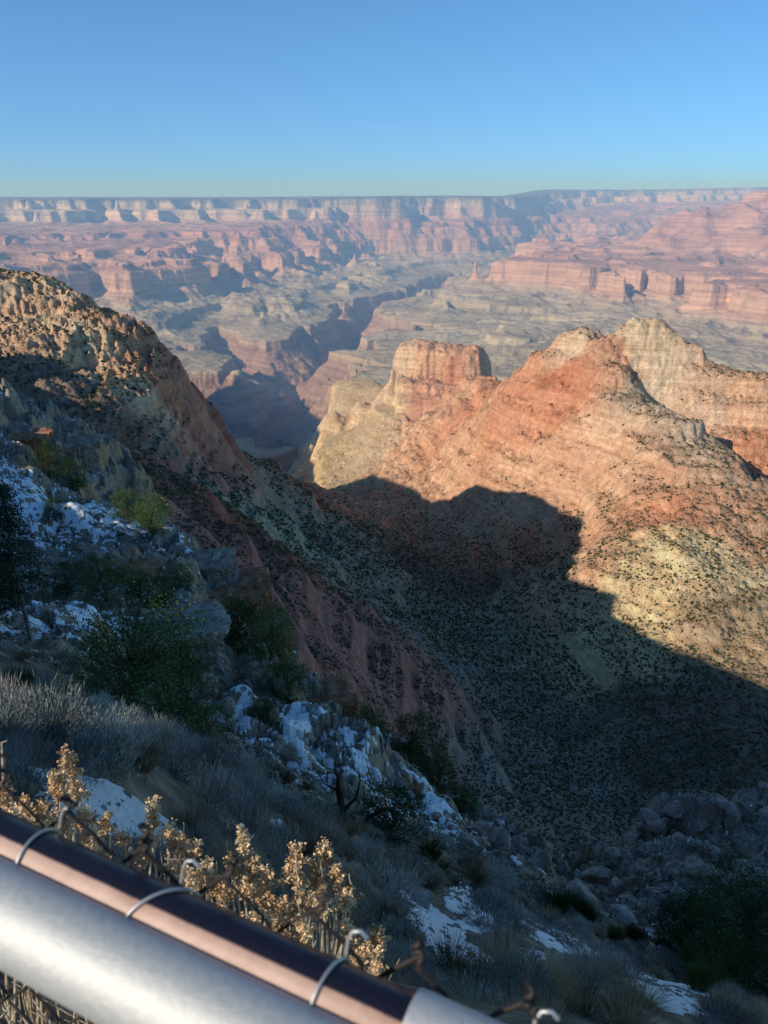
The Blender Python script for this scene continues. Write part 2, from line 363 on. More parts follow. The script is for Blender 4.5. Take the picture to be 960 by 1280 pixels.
    z = z + (cl*5+cp*4)*ridged(x, y, 30, 4, 71, .6) + (cl*5+cp*4)*ridged(x, y, 11, 3, 72, .6)
    z = z + sc*(1.5*fbm(x, y, 9, 2, 75)+2.4*ridged(x, y, 22, 2, 76)*amp)
    return z
NR, NC = MIDRES
yy = np.geomspace(215, 3400, NR); tt = np.linspace(-.80, .80, NC)
X = yy[:, None]*tt[None, :]; Y = np.repeat(yy[:, None], NC, 1)
Z = Hmid(X, Y); ZMID, YMID, TMID = Z, yy, tt
def zmid(x, y):
    """bilinear read of the mid terrain"""
    x = np.asarray(x, float); y = np.asarray(y, float)
    fi = np.clip(np.log(y/yy0)/np.log(yy1/yy0)*(len(YMID)-1), 0, len(YMID)-1.001); fj = np.clip((x/y-TMID[0])/(TMID[-1]-TMID[0])*(len(TMID)-1), 0, len(TMID)-1.001)
    i = fi.astype(int); j = fj.astype(int); a = fi-i; b = fj-j
    return (ZMID[i, j]*(1-a)*(1-b)+ZMID[i+1, j]*a*(1-b)+ZMID[i, j+1]*(1-a)*b+ZMID[i+1, j+1]*a*b)
yy0, yy1 = yy[0], yy[-1]
def raycast(u, v):
    ys = np.geomspace(260, 3350, 3000); b = (640.0-v)/F; d = ys/(CT+b*ST); xs = (u-480)/F*d; zs = ys*tv(v)
    g = zmid(xs, ys)
    if not (g > zs).any():
        ys = np.linspace(2500, 12000, 1200); d = ys/(CT+b*ST); xs = (u-480)/F*d; zs = ys*tv(v); g = Hfar(xs, ys)[0]
    k = np.argmax(g > zs)
    return (xs[k], ys[k], zs[k])
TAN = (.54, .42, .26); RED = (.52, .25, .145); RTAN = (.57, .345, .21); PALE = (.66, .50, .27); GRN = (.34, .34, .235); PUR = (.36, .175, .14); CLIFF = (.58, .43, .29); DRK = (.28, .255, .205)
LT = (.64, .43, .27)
CP = [(0, 380, 900, LT), (100, 430, 800, LT), (180, 470, 740, LT), (225, 500, 730, RED), (150, 530, 640, (.25, .17, .135)), (200, 580, 570, PUR), (270, 600, 720, PUR), (0, 500, 650, (.25, .19, .15)), (250, 550, 740, PUR), (300, 572, 1000, (.32, .16, .115)), (380, 610, 1800, RED),  # darker lower flank: some of its shade is put into these colours
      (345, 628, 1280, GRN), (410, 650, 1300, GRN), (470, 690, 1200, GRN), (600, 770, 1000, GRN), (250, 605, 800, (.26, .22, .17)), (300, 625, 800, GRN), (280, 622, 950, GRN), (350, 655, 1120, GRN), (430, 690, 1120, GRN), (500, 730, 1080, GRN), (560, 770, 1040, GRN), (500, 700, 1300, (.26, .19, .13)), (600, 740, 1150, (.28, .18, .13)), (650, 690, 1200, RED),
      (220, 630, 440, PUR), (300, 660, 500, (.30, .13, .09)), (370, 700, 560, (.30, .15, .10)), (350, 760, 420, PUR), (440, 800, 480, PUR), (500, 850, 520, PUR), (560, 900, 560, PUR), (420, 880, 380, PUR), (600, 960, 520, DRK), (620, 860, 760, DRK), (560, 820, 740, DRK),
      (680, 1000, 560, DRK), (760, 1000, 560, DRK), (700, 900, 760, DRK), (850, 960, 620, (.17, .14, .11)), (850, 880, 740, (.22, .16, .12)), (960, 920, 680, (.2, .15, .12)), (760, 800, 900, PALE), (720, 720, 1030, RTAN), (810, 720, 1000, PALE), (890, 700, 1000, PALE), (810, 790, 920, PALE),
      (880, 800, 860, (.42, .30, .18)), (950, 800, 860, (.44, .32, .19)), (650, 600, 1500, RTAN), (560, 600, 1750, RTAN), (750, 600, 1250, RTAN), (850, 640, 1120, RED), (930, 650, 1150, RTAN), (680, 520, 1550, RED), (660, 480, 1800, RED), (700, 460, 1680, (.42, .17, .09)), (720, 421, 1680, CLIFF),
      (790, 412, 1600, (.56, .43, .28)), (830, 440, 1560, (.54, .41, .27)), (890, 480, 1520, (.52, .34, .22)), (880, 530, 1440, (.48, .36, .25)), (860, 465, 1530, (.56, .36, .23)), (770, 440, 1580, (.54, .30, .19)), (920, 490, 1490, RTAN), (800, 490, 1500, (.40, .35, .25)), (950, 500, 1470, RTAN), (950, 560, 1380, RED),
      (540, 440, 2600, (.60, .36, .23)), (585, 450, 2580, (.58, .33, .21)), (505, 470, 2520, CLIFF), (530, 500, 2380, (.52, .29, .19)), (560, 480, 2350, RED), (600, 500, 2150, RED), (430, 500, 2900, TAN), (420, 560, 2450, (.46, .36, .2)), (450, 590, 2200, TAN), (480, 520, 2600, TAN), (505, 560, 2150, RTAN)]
cp = []
for q in CP:      # sit each colour on the ground that is really there
    h_ = raycast(q[0], q[1]) if 0 <= q[0] <= 960 else P(*q[:3])
    cp.append((float(h_[0]), float(h_[1])) if abs(h_[1]-q[2]) < .45*q[2] else P(*q[:3])[:2]); cc = [q[3] for q in CP]
# warp the lookup so that boundaries wander
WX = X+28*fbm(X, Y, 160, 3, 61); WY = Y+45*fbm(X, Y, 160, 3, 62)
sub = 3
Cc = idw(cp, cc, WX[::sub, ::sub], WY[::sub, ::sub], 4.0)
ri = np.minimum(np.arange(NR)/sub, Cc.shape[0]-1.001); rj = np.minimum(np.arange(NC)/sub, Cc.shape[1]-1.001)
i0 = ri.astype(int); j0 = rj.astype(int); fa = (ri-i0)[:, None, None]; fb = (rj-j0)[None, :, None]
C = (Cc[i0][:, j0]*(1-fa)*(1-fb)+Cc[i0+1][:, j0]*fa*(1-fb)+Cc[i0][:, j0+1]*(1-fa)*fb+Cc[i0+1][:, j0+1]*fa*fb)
# steep faces are fresher rock, benches gather soil
gy, gx = np.gradient(Z); 
slope = np.hypot(gx/(yy[:, None]*(tt[1]-tt[0])), gy/np.gradient(yy)[:, None])
st = sstep(.75, 1.5, slope)[..., None]
C = C*(1-st*.0)*(1+.20*st)*(1+.14*fbm(X, Y, 60, 4, 64))[..., None]
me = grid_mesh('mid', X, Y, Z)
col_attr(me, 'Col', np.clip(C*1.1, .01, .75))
m = NT('ridge_rock'); a = m.n('ShaderNodeAttribute', attribute_name='Col'); p = m.pos()
n1 = m.noise(m.scale(p, .006, .006, .14), 1.0, 6, .7); n2 = m.noise(p, .09, 6, .7); n4 = m.noise(p, .35, 4, .65)
c = m.mix(m.maprange(n1, .35, .65, 0, 1), m.mix(1.0, a.outputs[0], (.84, .74, .71), 'MULTIPLY'), m.mix(1.0, a.outputs[0], (1.14, 1.17, 1.2), 'MULTIPLY'))
c = m.mix(m.maprange(n2, .38, .66, 0, .8), m.mix(1.0, c, (1.1, 1.1, 1.1), 'MULTIPLY'), m.mix(1.0, c, (.62, .58, .56), 'MULTIPLY'))
c = m.mix(m.maprange(n4, .57, .66, 0, .6), c, (.085, .08, .05))
h = m.math('ADD', m.math('MULTIPLY', n2, 1.0), m.math('MULTIPLY', n4, .5))
m.bsdf(c, .95, h, bdist=7, bstr=1.0, spec=.05)
mid = tag(link('ridge_terrain', me, m.m), kind='structure')

# ---- the canyon rim to the left of and behind the viewpoint; unseen, its edge shaped to throw the long valley shadow
TERM = TERMPTS
RZ = -15.0
Cst = []
for q_ in TERM:
    u, v = q_[:2]
    if u is None:
        b0 = Cst[-1]; Cst.append((b0[0]+SUN_AZ[0]*v[0]-SUN_AZ[1]*v[1]*-1*-1, b0[1]+SUN_AZ[1]*v[0]+SUN_AZ[0]*-v[1], RZ)); continue
    zr = q_[2] if len(q_) > 2 else RZ
    x, y, z = raycast(u, v); t = (zr-z)/math.tan(SUN_EL)
    Cst.append((x+SUN_AZ[0]*t, y+SUN_AZ[1]*t, zr))
Cst = EXTRA0+Cst
for c_ in Cst: print('RIM', [round(float(q)) for q in c_], 'q', round(float(SUN_AZ[1]*c_[0]-SUN_AZ[0]*c_[1])), 'x/y', round(float(c_[0]/c_[1]), 2))
# (raised near the viewpoint to shade the near slope): dense prism rows along the edge
E = []
for a_, b_ in zip(Cst[:-1], Cst[1:]):
    n = max(1, int(math.hypot(b_[0]-a_[0], b_[1]-a_[1])/12))
    za = a_[2] if len(a_) == 3 else RZ; zb = b_[2] if len(b_) == 3 else RZ
    for k in range(n): E.append((a_[0]+(b_[0]-a_[0])*k/n, a_[1]+(b_[1]-a_[1])*k/n, za+(zb-za)*k/n-RZ))
E.append((*Cst[-1][:2], 0)); E = np.array(E)
sx, sy = SUN_AZ
rows = []
for k, (off, zz) in enumerate([(-260, -760), (-150, -520), (-110, -330), (-40, -190), (-28, -60), (0, RZ), (30, RZ-3), (200, RZ-4), (900, RZ-20), (2500, RZ-60)]):
    j = 4*fbm(E[:, 0], E[:, 1], 30, 2, 80+k)
    rows.append(np.stack([E[:, 0]+sx*(off+j), E[:, 1]+sy*(off+j), np.full(len(E), zz)+E[:, 2]*(1 if zz > -40 else 0)+(2.5*fbm(E[:, 0], E[:, 1], 25, 3, 95) if zz >= RZ-5 else 0)], -1))
G = np.array(rows)
rimo = tag(link('canyon_rim', grid_mesh('rim', G[..., 0], G[..., 1], G[..., 2]), m.m), kind='structure')
# ================================================================ SCRUB AND TREES DOTTED OVER THE SLOPES (far off: beyond counting)
nr = np.random.default_rng(5)
def blobs(name, XS, YS, ZS, RS, seed, flat=.75, cls=None):
    t = (1+5**.5)/2
    V0 = np.array([(-1, t, 0), (1, t, 0), (-1, -t, 0), (1, -t, 0), (0, -1, t), (0, 1, t), (0, -1, -t), (0, 1, -t), (t, 0, -1), (t, 0, 1), (-t, 0, -1), (-t, 0, 1)])/1.9
    F0 = np.array([(0,11,5),(0,5,1),(0,1,7),(0,7,10),(0,10,11),(1,5,9),(5,11,4),(11,10,2),(10,7,6),(7,1,8),(3,9,4),(3,4,2),(3,2,6),(3,6,8),(3,8,9),(4,9,5),(2,4,11),(6,2,10),(8,6,7),(9,8,1)])
    n = len(XS); g = np.random.default_rng(seed)
    V = V0[None]*g.uniform(.6, 1.25, (n, 12, 1)) + g.normal(0, .12, (n, 12, 3))
    V = V*RS[:, None, None]*np.array([1, 1, flat]); V = V + np.stack([XS, YS, ZS+RS*.35], -1)[:, None]
    Fq = (F0[None]+(np.arange(n)*12)[:, None, None]).reshape(-1, 3)
    return np_mesh(name, V.reshape(-1, 3), Fq, False)
def inside(x, y, z, m=60):
    """which points fall in (or close to) the view"""
    d = y*CT - z*ST; u = 480+F*x/d; v = 640-F*(y*ST+z*CT)/d
    return (u > -m) & (u < 960+m) & (v < 1280+m)
n = 420000
ys = np.sqrt(nr.uniform(230**2, 2350**2, n)); xs = nr.uniform(-.62, .62, n)*ys
zs = zmid(xs, ys)
e = 6.0; gx_ = (zmid(xs+e, ys)-zmid(xs-e, ys))/(2*e); gy_ = (zmid(xs, ys+e)-zmid(xs, ys-e))/(2*e); sl_ = np.hypot(gx_, gy_)
dens = .10 + .55*sstep(-.1, .5, fbm(xs, ys, 120, 3, 400)) + .5*sstep(.05, .45, fbm(xs, ys, 28, 2, 401)) + .4*sstep(0.7, .3, sl_)
bench = 0*xs
for u_, v_ in [(285, 628), (350, 655), (430, 690), (500, 730), (560, 770), (620, 800), (400, 642), (480, 680), (550, 720), (650, 790), (600, 960), (700, 990), (540, 980), (800, 960), (640, 930), (700, 860)]:
    h_ = raycast(u_, v_); bench = np.maximum(bench, np.exp(-((xs-h_[0])**2+(ys-h_[1])**2)/(70+h_[1]*.06)**2))
dens = dens + bench*.9
dens = dens*np.where((xs < -120) & (zs > -200), .7, 1.0)
dens = dens*sstep(1.5, .8, sl_)*np.clip(1.15-ys/2000, .12, 1)
keep = (nr.random(n) < dens) & inside(xs, ys, zs)
xs, ys, zs, sl_ = xs[keep], ys[keep], zs[keep], sl_[keep]
rs = (1+.35*(nr.random(len(xs)) < .3))*np.exp(nr.normal(-.1, .48, len(xs)))*np.where(nr.random(len(xs)) < .12, 1.7, 1)*.92
rs = np.minimum(rs, np.clip(ys/420, .9, 2.4))
print('scrub', len(xs))
m = NT('slope_scrub'); p = m.pos(); n1 = m.noise(p, .02, 3)
c = m.ramp(m.noise(p, .11, 2), [(.35, (.030, .042, .022)), (.5, (.060, .070, .035)), (.68, (.115, .105, .06))])
m.bsdf(c, .95, spec=.05)
tag(link('hillside_scrub', blobs('scrub', xs, ys, zs, rs, 3, .8), m.m), kind='stuff')
# ================================================================ THE NEAR SLOPE
# u, v, distance, rockiness, snow
NP_ = [(-200, 900, 8, 0, 0), (0, 870, 13, 0, 0), (50, 905, 10.5, 0, 0), (0, 1000, 5.5, 0, 0), (150, 1020, 7.0, 0, .1), (60, 985, 7.0, 0, .1), (100, 960, 8.8, 0, 0), (205, 1045, 7.4, 0, .1), (250, 985, 9.5, 0, 0), (300, 1000, 10.5, 0, 0), (180, 905, 14, 0, 0), (300, 940, 17, 0, 0), (400, 1050, 12.5, 0, 0),
  (450, 1130, 10, 0, 0), (550, 1150, 13, .1, .75), (565, 1060, 22, .2, 0), (480, 1080, 15, .1, 0), (640, 1095, 26, .1, .2), (600, 1200, 11, 0, 0), (560, 1180, 11.5, 0, .8), (500, 1220, 8, 0, 0), (700, 1175, 17, .1, .85), (665, 1195, 14.5, .1, .5), (750, 1195, 19, .1, 0), (835, 1245, 15, .1, .95), (780, 1260, 12.5, 0, 0), (700, 1250, 10, 0, 0), (880, 1280, 13, 0, .5),
  (600, 1150, 16, .1, 0), (300, 1150, 4.5, 0, 0), (100, 1100, 3.2, 0, 0), (500, 1280, 5, 0, 0), (620, 1285, 6, 0, 0), (380, 960, 22, .3, 0), (330, 1040, 9.5, 0, 0),
  # rocky, snowy flank beyond the sage
  (430, 985, 26, .7, .3), (500, 1000, 31, .7, .8), (560, 1030, 36, .8, .6), (450, 950, 37, .9, .5), (400, 905, 38, 1, .4), (300, 870, 36, .8, .7), (310, 900, 32, .8, .8), (240, 900, 27, .6, .1), (440, 900, 52, .9, .6), (520, 955, 56, .9, .3), (600, 1018, 50, 1, .3), (640, 1062, 42, .9, 0), (395, 845, 64, .9, .3), (350, 795, 74, .9, .1),
  # ledges on the left
  (60, 860, 22, .2, 0), (150, 850, 26, .2, 0), (20, 830, 24, .3, .4), (100, 780, 36, .4, .8), (160, 770, 40, .5, .7), (50, 750, 42, .4, .1), (225, 785, 41, .8, .15), (262, 800, 42, .9, 0), (200, 790, 40, .8, .3), (255, 880, 39, 1, 0), (210, 860, 33, .9, 0), (240, 720, 60, .8, .1), (270, 705, 66, .8, .15), (300, 725, 64, .9, 0), (325, 745, 66, 1, 0), (325, 800, 64, 1, 0), (180, 700, 58, .7, .1), (100, 700, 55, .6, .2),
  (150, 655, 76, .5, .9), (60, 622, 80, .4, .9), (110, 635, 78, .4, .9), (190, 665, 80, .6, .6), (90, 600, 92, .8, .1), (0, 640, 70, .5, .8), (0, 560, 105, .9, .1), (60, 535, 125, 1, 0), (120, 545, 135, 1, 0), (0, 475, 135, 1, 0), (-120, 450, 120, 1, 0), (175, 600, 150, 1, 0), (130, 600, 128, 1, 0), (215, 650, 140, 1, 0), (240, 680, 120, .9, 0), (-200, 700, 50, .4, .3),
  # outcrop on the right
  (720, 1100, 52, 1, 0), (760, 1055, 60, 1, 0), (800, 1020, 68, 1, 0), (840, 992, 75, 1, 0), (880, 1000, 76, 1, 0), (945, 985, 82, 1, 0), (1020, 970, 84, 1, 0), (960, 1060, 64, 1, 0), (860, 1060, 64, 1, 0), (800, 1120, 48, 1, 0), (740, 1135, 42, .9, 0), (880, 1140, 41, .6, 0), (820, 1165, 33, .3, 0), (900, 1200, 27, .1, 0), (960, 1260, 20, .1, 0), (930, 1285, 16, 0, 0), (1050, 1150, 34, .3, 0), (690, 1118, 38, .8, 0), (1100, 1250, 18, 0, 0)]
NV = [P(u, v, d) for u, v, d, r, s in NP_]
EXV = [(-1.5, 1.0, -1.75), (0, .6, -1.6), (1.5, .8, -1.9), (-4, 2, -1.9), (3, 1, -3.0), (6, 1, -5.5), (-8, 5, -2.8), (-30, 10, -6), (12, 4, -12), (-25, -2, -1)]
# out of sight: the ground drops away past each brow
for u, v, d in [(350, 795, 74), (395, 845, 66), (440, 890, 60), (520, 950, 60), (600, 1014, 54), (640, 1058, 46), (690, 1112, 42), (215, 645, 145), (175, 595, 155), (120, 540, 145), (60, 500, 145), (0, 465, 145), (-120, 440, 130), (325, 742, 72), (280, 700, 84), (720, 1088, 58), (760, 1040, 68), (800, 1008, 74), (845, 985, 80), (945, 980, 87), (1020, 965, 90)]:
    x, y, z = P(u, v, d); k = 1+22/y; EXV += [(x*k, y*k, z-34), (x*(k+55/y), y*(k+55/y), z-110)]
SN = Surf(NV+EXV, 1.2)
nxy = [(p[0], p[1]) for p in NV]
RS = Surf([(p[0], p[1], q[3]) for p, q in zip(NV, NP_)], .5); SS = Surf([(p[0], p[1], q[4]) for p, q in zip(NV, NP_)], .3)
def Hnear(x, y, aux=False):
    s_ = np.clip(np.sqrt(y/40.), .12, 1.3)
    wx = x+2.2*s_*fbm(x, y, 14, 3, 500); wy = y+2.2*s_*fbm(x, y, 14, 3, 501)
    z = SN(wx, wy); rk = np.clip(RS(wx, wy), 0, 1); 
    z = z + s_*(.5*fbm(x, y, 5, 3, 510)*(1+rk) + .9*fbm(x, y, 13, 2, 511)*np.clip(y/20-.3, 0, 1))
    # ledges: level beds broken by vertical joints
    far = np.clip((y-18)/25, 0, 1)
    q = z + .8*fbm(x, y, 9, 3, 520)
    st = 4.2; f = np.floor(q/st); r = q/st-f; led = (f + np.where(r < .72, r*.18/.72, .18+(r-.72)*.82/.28) - q/st)*st
    st = 1.3; f = np.floor(q/st+.3); r = q/st+.3-f; led2 = (f + np.where(r < .7, r*.3/.7, .3+(r-.7)*.7/.3) - q/st-.3)*st
    z = z + rk*far*(.75*led + .65*led2)
    for wl, amp, sd in ((5.5, 1.5, 530), (2.3, .75, 531), (.95, .32, 532)):
        d1, d2, h, cx, cy = worley(x/wl+.25*fbm(x, y, wl*1.5, 2, sd+5), y/wl*1.15, sd)
        an = h*40; edge = np.clip((d2-d1)*6, 0, 1)
        z = z + (rk**1.3)*np.clip(y/30, .1, 1)*amp*((h-.45) + .9*(np.cos(an)*cx+np.sin(an)*cy) - .35*(1-edge))
    d1, d2, h, cx, cy = worley(x/.5, y/.5, 540)
    z = z + .05*np.clip(.35-d1, 0, 1)/.35*(h > .6)
    sn = SS(wx, wy) + .42*fbm(x, y, 1.1+y*.02, 3, 550) + .25*fbm(x, y, 4, 2, 551)*np.clip(y/20, 0, 1) + .75*np.clip((y-14)/20, 0, 1)*fbm(x, y, .8, 3, 552)
    sn = sn - .07*np.clip((y-14)/10, 0, 1)
    if aux: return z, rk, sn
    return z
NR, NC = NEARRES
nyy = np.geomspace(.75, 260, NR); ntt = np.linspace(-.92, .92, NC)
X = nyy[:, None]*ntt[None, :]; Y = np.repeat(nyy[:, None], NC, 1)
Z, RK, SNW = Hnear(X, Y, True)
gy, gx = np.gradient(Z); slope = np.hypot(gx/(nyy[:, None]*(ntt[1]-ntt[0])), gy/np.gradient(nyy)[:, None])
def bearings(x, y, z):
    d = y*CT - z*ST; return 480+F*x/d, 640-F*(y*ST+z*CT)/d
BU, BV = bearings(X, Y, Z)
for u0, v0, a0, b0, an, y0, y1 in [(132, 1012, 98, 30, .42, 2.5, 14), (548, 1160, 40, 18, .5, 6, 22), (572, 1190, 42, 13, .25, 6, 22), (575, 1125, 16, 22, .2, 6, 26), (700, 1178, 34, 13, .3, 6, 30), (664, 1196, 16, 11, .2, 6, 30), (835, 1248, 48, 16, .42, 5, 30), (345, 1030, 10, 5, 0, 3, 20)]:
    du = BU-u0; dv = BV-v0; p_ = du*math.cos(an)+dv*math.sin(an); q_ = -du*math.sin(an)+dv*math.cos(an)
    e_ = 1.0-np.sqrt((p_/a0)**2+(q_/b0)**2)
    SNW = np.where((Y > y0) & (Y < y1), np.maximum(SNW, .55+1.1*np.clip(e_, -1, .5)+.28*fbm(X, Y, .55, 4, 553)), SNW)
snow = sstep(.53, .62, SNW - .5*sstep(1.1, 1.9, slope)*RK)
Z = Z + .05*snow*np.clip(Y/10, .6, 1.5)
ZNEAR = Z
def znear(x, y):
    x = np.asarray(x, float); y = np.asarray(y, float)
    fi = np.clip(np.log(y/nyy[0])/np.log(nyy[-1]/nyy[0])*(NR_-1), 0, NR_-1.001); fj = np.clip((x/y-ntt[0])/(ntt[-1]-ntt[0])*(NC_-1), 0, NC_-1.001)
    i = fi.astype(int); j = fj.astype(int); a = fi-i; b = fj-j
    return (ZNEAR[i, j]*(1-a)*(1-b)+ZNEAR[i+1, j]*a*(1-b)+ZNEAR[i, j+1]*(1-a)*b+ZNEAR[i+1, j+1]*a*b)
NR_, NC_ = NR, NC
def nray(u, v, y0=1.0, y1=200, off=0.0):
    """the point of the near slope seen along a bearing and drop"""
    ys = np.geomspace(y0, y1, 4000); b = (640.0-v)/F; d = ys/(CT+b*ST); xs = (u-480)/F*d; zs = ys*tv(v)
    g = znear(xs, ys)+off; k = int(np.argmax(g > zs))
    return float(xs[k]), float(ys[k]), float(g[k]-off)
# colour: pale soil and litter, grey-tan rock, rusty cliff faces, snow
soil = np.array((.26, .215, .16)); rock = np.array((.29, .255, .21)); face = np.array((.42, .25, .15)); red = np.array((.25, .10, .065))
C = soil*(1+.5*fbm(X, Y, .7, 3, 560))[..., None]
wr = sstep(.25, .6, RK+.25*fbm(X, Y, 3, 3, 561))[..., None]
rc = rock*(1+.35*fbm(X, Y, 2.5, 4, 562))[..., None]
fc = (sstep(1.3, 2.6, slope)*sstep(-.3, .3, fbm(X, Y, 12, 2, 563)+.1))[..., None]*sstep(70, 30, Y*0+np.abs(X+12))[..., None]
rc = rc*(1-fc)+face*fc
C = C*(1-wr)+rc*wr
me = grid_mesh('near', X, Y, Z); col_attr(me, 'Col', np.clip(C, .01, .8)); flt_attr(me, 'snow', snow)
m = NT('near_ground'); a = m.n('ShaderNodeAttribute', attribute_name='Col'); sa = m.n('ShaderNodeAttribute', attribute_name='snow'); p = m.pos()
n1 = m.noise(p, 2.2, 8, .7); n2 = m.noise(p, .55, 6, .6); n3 = m.noise(m.scale(p, .5, .5, 3.2), 1.0, 5, .6); n5 = m.noise(p, 9, 5, .6)
c = m.mix(m.maprange(n1, .3, .7, 0, 1), m.mix(1.0, a.outputs[0], (.5, .48, .46), 'MULTIPLY'), m.mix(1.0, a.outputs[0], (1.5, 1.5, 1.48), 'MULTIPLY'))
c = m.mix(m.maprange(n3, .5, .72, 0, .6), c, m.mix(1.0, c, (.55, .5, .48), 'MULTIPLY'))
sf = m.math('GREATER_THAN', m.math('ADD', sa.outputs['Fac'], m.math('MULTIPLY', m.math('SUBTRACT', n5, .5), 2.4)), .55)
c = m.mix(sf, c, (.86, .89, .93))
h = m.math('ADD', n1, m.math('MULTIPLY', n3, .8))
m.bsdf(c, .9, h, bdist=.35, bstr=.9, spec=.1)
MAT_NEAR = m.m
tag(link('hillside_ground', me, m.m), kind='structure')
# ground on the rim behind the fence: a terrace, with unseen knolls added on the left to shade the slope
gxx, gyy = np.meshgrid(np.linspace(-60, 16, 150), np.linspace(-60, .78, 120))
gz = -1.62 + .05*fbm(gxx, gyy, 1.5, 3, 570) + 6.0*np.exp(-((gxx+15)/6.5)**2-((gyy+3.5)/4.0)**2) + 9*np.exp(-((gxx+42)/12)**2-((gyy+8)/14)**2) - np.clip(gxx-3, 0, 20)*.8
gm = grid_mesh('rimtop', gxx, gyy, gz); col_attr(gm, 'Col', np.full(gxx.shape+(3,), .16)); flt_attr(gm, 'snow', gxx*0)
tag(link('rim_ground', gm, m.m), kind='structure')
# ================================================================ PLANTS, ROCKS, FENCE
class MB:
    """gathers triangles and quads, then links them as ONE mesh object"""
    def __init__(s): s.V = []; s.F = []; s.n = 0
    def add(s, V, Fq):
        V = np.asarray(V, float); Fq = np.asarray(Fq, int)
        if Fq.shape[1] == 3: Fq = np.concatenate([Fq, Fq[:, 2:3]], 1)
        s.V.append(V); s.F.append(Fq+s.n); s.n += len(V)
    def tube(s, pts, rad, k=5, cap=True):
        pts = np.asarray(pts, float); n = len(pts); rad = np.broadcast_to(np.asarray(rad, float), (n,))
        d = np.gradient(pts, axis=0); d /= np.linalg.norm(d, axis=1)[:, None]+1e-9
        up = np.array([0, 0, 1.0]) if abs(d[:, 2]).mean() < .8 else np.array([1.0, 0, 0])
        a = np.cross(d, up); a /= np.linalg.norm(a, axis=1)[:, None]+1e-9; b = np.cross(d, a)
        th = np.arange(k)*2*math.pi/k
        V = pts[:, None]+rad[:, None, None]*(np.cos(th)[None, :, None]*a[:, None]+np.sin(th)[None, :, None]*b[:, None])
        i = np.arange(n*k).reshape(n, k); j = np.roll(i, -1, 1)
        Q = np.stack([i[:-1], j[:-1], j[1:], i[1:]], -1).reshape(-1, 4); s.add(V.reshape(-1, 3), Q)
        if cap and k > 3:
            for e, o in ((0, 1), (n-1, -1)):
                c = s.n; s.add(np.concatenate([V[e], pts[e:e+1]]), [((t+1) % k, t, k, k) if o > 0 else (t, (t+1) % k, k, k) for t in range(k)])
    def leaves(s, C, size, g, asp=2.2, dirn=None, spread=1.0):
        """one small folded quad per centre"""
        n = len(C); size = np.broadcast_to(size, (n,))
        a = g.normal(size=(n, 3))*spread
        if dirn is not None: a = a+dirn
        a /= np.linalg.norm(a, axis=1)[:, None]; r = g.normal(size=(n, 3)); b = np.cross(a, r); b /= np.linalg.norm(b, axis=1)[:, None]+1e-9; c = np.cross(a, b)
        L = size[:, None]; W = L/asp
        V = np.stack([C-a*L*.5, C+b*W*.5+c*W*.15, C+a*L*.5, C-b*W*.5+c*W*.15], 1).reshape(-1, 3)
        s.add(V, np.arange(n*4).reshape(n, 4))
    def blades(s, B, T, w, g, bend=.2):
        """narrow grass-like blades from B to T"""
        n = len(B); d = T-B; side = np.cross(d, g.normal(size=(n, 3))); side /= np.linalg.norm(side, axis=1)[:, None]+1e-9
        w = np.broadcast_to(w, (n,))[:, None]; M = (B+T)/2+side*0 + np.array([0, 0, 1])*np.linalg.norm(d, axis=1)[:, None]*bend*g.uniform(-.2, 1, (n, 1))
        V = np.stack([B-side*w, B+side*w, M+side*w*.8, T, M-side*w*.8], 1).reshape(-1, 3)
        i = np.arange(n)[:, None]*5
        s.add(V, np.concatenate([i+[0, 1, 2, 4], i+[4, 2, 3, 3]]))
    def mesh(s, name, smooth=False):
        V = np.concatenate(s.V); Fq = np.concatenate(s.F); me = bpy.data.meshes.new(name)
        tri = Fq[:, 2] == Fq[:, 3]
        Q = Fq[~tri]; T = Fq[tri][:, :3]
        me.vertices.add(len(V)); me.vertices.foreach_set('co', V.astype(np.float32).ravel())
        me.loops.add(Q.size+T.size); me.loops.foreach_set('vertex_index', np.concatenate([Q.ravel(), T.ravel()]).astype(np.int32))
        me.polygons.add(len(Q)+len(T))
        me.polygons.foreach_set('loop_start', np.concatenate([np.arange(len(Q))*4, len(Q)*4+np.arange(len(T))*3]).astype(np.int32))
        me.polygons.foreach_set('use_smooth', np.full(len(Q)+len(T), smooth)); me.update(calc_edges=True)
        return me
    def build(s, name, mat, parent=None, smooth=False): return link(name, s.mesh(name, smooth), mat, parent)
def empty(name, loc=(0, 0, 0), rz=0, sc=1.0):
    o = bpy.data.objects.new(name, None); COL.objects.link(o); o.location = loc; o.rotation_euler = (0, 0, rz); o.scale = (sc, sc, sc); o.empty_display_size = .2; return o
def copy_tree(o, parent=None):
    c = o.copy(); COL.objects.link(c); c.parent = parent
    for ch in list(o.children): copy_tree(ch, c)
    return c
def foliage_mat(name, cols, rough=.9, scale=3.0, rnd=.55, trans=0.0):
    m = NT(name); oc = m.objc(); oi = m.n('ShaderNodeObjectInfo')
    x = m.math('ADD', m.noise(oc, scale, 3, .6), m.math('MULTIPLY', m.math('SUBTRACT', oi.outputs['Random'], .5), rnd))
    c = m.ramp(x, [(.3, cols[0]), (.5, cols[1]), (.72, cols[2])])
    b = m.bsdf(c, rough, spec=.08)
    return m.m
M_SAGE = foliage_mat('sage_leaves', [(.13, .155, .15), (.27, .305, .27), (.44, .46, .41)], scale=5)
M_GREY = foliage_mat('grey_twigs', [(.15, .15, .15), (.30, .29, .28), (.45, .43, .41)], scale=5)
M_STRAW = foliage_mat('dry_grass', [(.18, .13, .08), (.36, .27, .165), (.52, .41, .26)], scale=5)
M_MTEA = foliage_mat('green_stems', [(.03, .05, .012), (.065, .095, .02), (.13, .15, .04)], scale=5)
